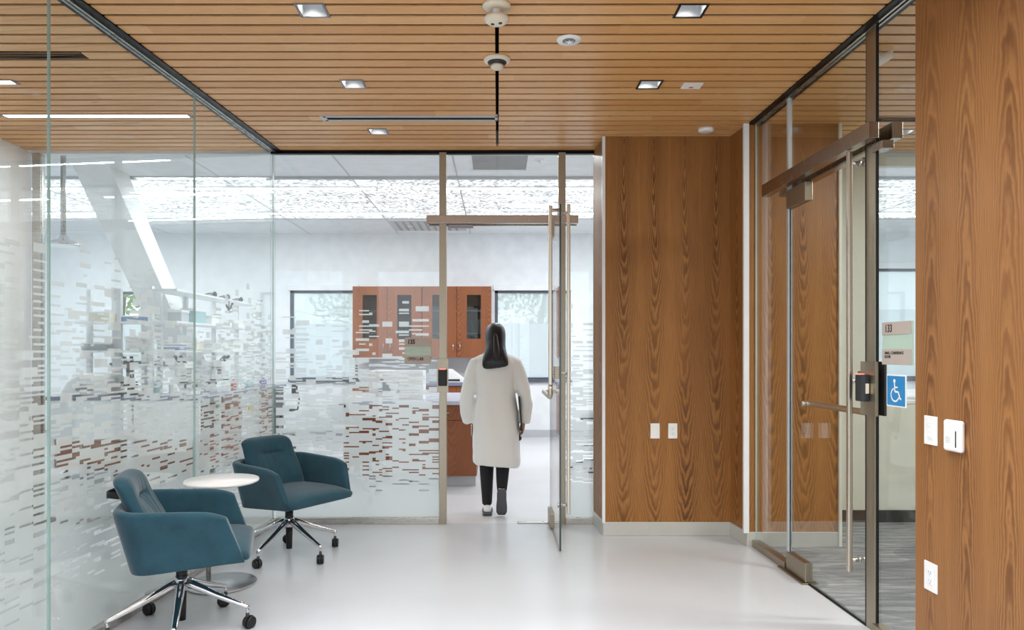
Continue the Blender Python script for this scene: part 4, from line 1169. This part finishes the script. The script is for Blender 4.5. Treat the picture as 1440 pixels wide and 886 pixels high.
# outside: ground and pale trees
o = Bx(-40, 40, 12.2, 60, -.3, -.2).build('ground_outside', 'ground'); struct(o)
for i, (x, y, lab) in enumerate(((-9.6, 18, 'leafy green tree outside the far left lab window'), (-4.4, 22, 'leafy tree outside the lab window left of the cabinets'), (1.2, 20, 'leafy tree outside the window beside the doorway'))):
    t = thing('outdoor_tree', lab, 'tree', (x, y, -.2))
    MB().tube([(0, 0, 0), (.1, 0, 1.2), (0, .1, 2.4), (.2, 0, 3.6)], .1, radii=[.14, .11, .09, .05]).build('trunk', 'bark', t)
    m = MB(); r2 = random.Random(i)
    for k in range(900):
        a_, b_, q = r2.uniform(0, 2 * PI), r2.uniform(-1, 1), r2.random() ** .4
        c = Vector((math.cos(a_) * math.sqrt(1 - b_ * b_) * 1.4 * q, math.sin(a_) * math.sqrt(1 - b_ * b_) * 1.4 * q, 3.4 + b_ * 1.5 * q))
        u = Vector((r2.uniform(-1, 1), r2.uniform(-1, 1), r2.uniform(-1, 1))).normalized() * .09; v = u.orthogonal().normalized() * .05
        m.quad([c - u, c + v, c + u, c - v])
    m.build('foliage', 'leaf', t)

# ------------------------------------------------------------------ person walking away
def skinmesh(name, verts, edges, radii, root, mat, sub=2, parent=None):
    me = bpy.data.meshes.new(name); me.from_pydata(verts, edges, []); me.materials.append(M(mat))
    o = bpy.data.objects.new(name, me); COL.objects.link(o)
    if parent: o.parent = parent
    sk = o.modifiers.new('skin', 'SKIN'); sk.use_smooth_shade = True
    for i, r in enumerate(radii):
        v = me.skin_vertices[0].data[i]; v.radius = (r, r) if not isinstance(r, tuple) else r
        v.use_root = (i == root)
    s = o.modifiers.new('sub', 'SUBSURF'); s.levels = sub; s.render_levels = sub
    return o
class SK:
    def __init__(s): s.v = []; s.e = []; s.r = []
    def add(s, p, r, prev=None):
        s.v.append(p); s.r.append(r); i = len(s.v) - 1
        if prev is not None: s.e.append((prev, i))
        return i
k = SK()
pel = k.add((0, 0, .90), (.13, .09)); ab = k.add((0, 0, 1.05), (.11, .08), pel); ch = k.add((0, 0, 1.22), (.13, .09), ab)
nb = k.add((0, .005, 1.36), (.06, .05), ch); nk = k.add((0, .015, 1.42), (.048, .048), nb)
h1 = k.add((0, .02, 1.49), (.066, .075), nk); h2 = k.add((0, .02, 1.56), (.073, .085), h1); h3 = k.add((0, .02, 1.61), (.05, .06), h2)
nose = k.add((0, .115, 1.515), .012, h1)
for s in (-1, 1): k.add((s * .078, .015, 1.52), .014, h1)
# left arm bends forward, right arm hangs
ls = k.add((-.165, 0, 1.30), .05, ch); le = k.add((-.235, .0, 1.04), .036, ls); lw = k.add((-.215, .13, .86), .025, le); lh = k.add((-.205, .17, .81), (.034, .018), lw)
rs = k.add((.165, 0, 1.30), .05, ch); re = k.add((.245, -.01, 1.04), .036, rs); rwv = k.add((.242, .03, .80), .024, re); rh = k.add((.235, .045, .735), (.030, .018), rwv)
def fingers(root, base, fwd, side, curl, sc=1.0):
    base, fwd, side, curl = map(Vector, (base, fwd, side, curl))
    for j, ln in enumerate((.062, .070, .066, .052)):
        o_ = side * ((j - 1.5) * .018)
        a = k.add(tuple(base + fwd * .03 + o_), .0085, root)
        b = k.add(tuple(base + fwd * (.03 + ln * .45) + o_ + curl * ln * .25), .0078, a)
        k.add(tuple(base + fwd * (.03 + ln * .75) + o_ + curl * ln * .6), .007, b)
    a = k.add(tuple(base - side * .03 + fwd * .005 + curl * .02), .010, root); k.add(tuple(base - side * .042 + fwd * .035 + curl * .03), .009, a)
fingers(lh, (-.205, .17, .81), (.1, .5, -.85), (-.0, .85, .5), (1, 0, 0))
fingers(rh, (.235, .045, .735), (0, .1, -.99), (.0, -.99, -.1), (-1, 0, 0))
# legs
lh_ = k.add((-.085, 0, .82), .085, pel); lk = k.add((-.075, .03, .47), .052, lh_); la = k.add((-.07, -.02, .10), .034, lk); lt = k.add((-.07, .07, .04), .022, la)
rh_ = k.add((.085, -.01, .82), .085, pel); rk = k.add((.065, .02, .47), .052, rh_); ra = k.add((.055, -.12, .27), .032, rk); rt = k.add((.055, -.098, .10), .018, ra)
person = skinmesh('person', k.v, k.e, k.r, pel, 'skin')
person.location = (-.02, 6.17, 0)
tag(person, 'person in a white lab coat walking away through the lab doorway', 'person')

# trousers
m = MB()
def limb(m, pts, n=16):
    rings = []
    for (x, y, z, rx, ry) in pts: rings.append([(x + rx * math.cos(2 * PI * i / n), y + ry * math.sin(2 * PI * i / n), z) for i in range(n)])
    m.loft(rings)
limb(m, [(-.072, -.02, .075, .041, .05), (-.073, -.018, .10, .045, .055), (-.073, -.01, .16, .047, .058), (-.076, .0, .30, .058, .068), (-.077, .025, .47, .066, .075), (-.08, .01, .65, .085, .09), (-.08, 0, .86, .095, .10)])
limb(m, [(.055, -.140, .20, .040, .045), (.056, -.130, .24, .044, .055), (.057, -.115, .30, .052, .062), (.063, -.03, .42, .062, .07), (.067, .02, .49, .066, .075), (.078, .01, .65, .085, .09), (.08, 0, .86, .095, .10)])
m.build('trousers', 'trousers', person, 0, 2, 1)
# shoes
def shoe(loc, pitch, label=None):
    prof = [(-.125, .030, .012, .085), (-.10, .038, .0, .092), (-.03, .038, .0, .085), (.04, .044, .0, .062), (.09, .043, .0, .045), (.125, .028, .006, .032)]
    m = MB(); rings = []
    for (y, hw, z0, z1) in prof:
        rings.append([(-hw, y, z0 + .02), (-hw * .85, y, z1 * .75), (-hw * .4, y, z1), (hw * .4, y, z1), (hw * .85, y, z1 * .75), (hw, y, z0 + .02)])
    m.loft(rings); s = m.build('shoe', 'shoe_white', person, 0, 2, 2)
    s.location = loc; s.rotation_euler = (pitch, 0, 0)
    m = MB(); rings = []
    for (y, hw, z0, z1) in prof: rings.append([(-hw * 1.06, y * 1.04, z0), (-hw * 1.06, y * 1.04, z0 + .024), (hw * 1.06, y * 1.04, z0 + .024), (hw * 1.06, y * 1.04, z0)])
    m.loft(rings, smooth=False); q = m.build('sole', 'sole_grey', s, .004)
    return s
shoe((-.070, .02, 0), 0)
shoe((.053, -.165, .118), R(-62))

# coat: lofted body and sleeves fused by a remesh
m = MB(); n = 40
def sup(cx, cy, rx, ry, z, wav=0, ph=0, zz=None):
    r = []
    for i in range(n):
        a_ = 2 * PI * i / n; c, s = math.cos(a_), math.sin(a_)
        e = .82
        x = math.copysign(abs(c) ** e, c) * (rx + wav * math.sin(a_ * 7 + ph)); y = math.copysign(abs(s) ** e, s) * (ry + wav * math.sin(a_ * 6 + ph))
        r.append((cx + x, cy + y, z + (zz(c) if zz else 0)))
    return r
hem = lambda c: -.014 * c
rings = [sup(.012, -.01, .200, .165, .425, .006, 0, hem), sup(.012, -.01, .204, .168, .47, .007, 0, hem), sup(.008, -.008, .203, .16, .60, .007, .2), sup(.004, -.005, .200, .15, .75, .006, .5),
         sup(.0, 0, .190, .14, .90, .004, .8), sup(0, 0, .170, .13, 1.02, .003, 1), sup(0, 0, .166, .125, 1.12, .002, 1.2), sup(0, 0, .172, .125, 1.22, .001, 1),
         sup(0, 0, .180, .12, 1.30), sup(0, .0, .150, .10, 1.355), sup(0, .005, .10, .08, 1.395), sup(0, .01, .062, .062, 1.43)]
m.loft(rings, True, True)
coat = m
def sleeve(pts):
    coat.tube([p[:3] for p in pts], .05, 18, [p[3] for p in pts])
sleeve([(-.10, 0, 1.335, .055), (-.165, 0, 1.295, .068), (-.205, -.005, 1.20, .066), (-.240, -.01, 1.05, .062), (-.252, .01, .94, .060), (-.246, .055, .85, .058), (-.235, .085, .79, .056)])
sleeve([(.10, 0, 1.335, .055), (.165, 0, 1.295, .068), (.205, -.005, 1.20, .064), (.248, -.01, 1.05, .060), (.266, -.0, .95, .057), (.258, .01, .86, .054), (.250, .02, .785, .050)])
co_ = coat.build('lab_coat', 'coat_white', person)
rm = co_.modifiers.new('fuse', 'REMESH'); rm.mode = 'VOXEL'; rm.voxel_size = .008; rm.use_smooth_shade = True
sm = co_.modifiers.new('smooth', 'SMOOTH'); sm.iterations = 8; sm.factor = .6
tx = bpy.data.textures.new('folds', 'CLOUDS'); tx.noise_scale = .16; tx.noise_depth = 1
dp = co_.modifiers.new('folds', 'DISPLACE'); dp.texture = tx; dp.strength = .018; dp.mid_level = .5; dp.texture_coords = 'LOCAL'
# hair: cap plus long fall with a half-up section
m = MB(); rings = []
for (z, cy, rx, ry) in ((1.262, -.150, .098, .012), (1.29, -.155, .112, .026), (1.33, -.145, .110, .042), (1.38, -.115, .10, .055), (1.42, -.085, .090, .068), (1.46, -.05, .086, .085), (1.50, -.025, .088, .10), (1.55, -.01, .090, .108), (1.60, -.004, .084, .10), (1.635, 0, .062, .078), (1.655, .0, .03, .04)):
    rings.append([(rx * math.cos(2 * PI * i / 36) * (1 + .02 * math.sin(i * 5.3)), cy + ry * math.sin(2 * PI * i / 36) * (1 + .03 * math.sin(i * 7.1)), z + ((.016 * math.sin(i * 3.7) + .02 * math.cos(2 * PI * i / 36 + .5)) if z < 1.28 else 0)) for i in range(36)])
m.loft(rings); m.build('hair', 'hair_black', person, 0, 2, 1)
m = MB().tube([(-.0, -.118, 1.56), (.0, -.125, 1.52), (.005, -.14, 1.46), (.01, -.165, 1.39), (.008, -.185, 1.31)], .02, 12, [.012, .02, .026, .032, .016]); m.build('hair_tie_section', 'hair_black', person, 0, 2, 1)
# object in the right hand: dark tablet held against the coat
t = thing('tablet', 'dark tablet held flat against the coat in the right hand', 'tablet', (-.02 + .215, 6.17 - .01, .87), R(0))
Bx(-.006, .006, -.09, .09, -.17, .15).build('body', 'dark', t, .005, 2); t.rotation_euler = (0, R(-5), 0)
t = thing('key_holder', 'small dark keys hanging below the right hand', 'keys', (-.02 + .205, 6.17 - .03, .655))
MB().sphere((0, 0, 0), .022, 1, .5, 1).build('fob', 'dark', t); MB().box(-.006, .004, -.003, .003, -.055, -.01).build('key', 'steel', t); MB().tube([(0, 0, .015), (.006, .01, .05), (.012, .02, .09)], .003).build('cord', 'dark', t)
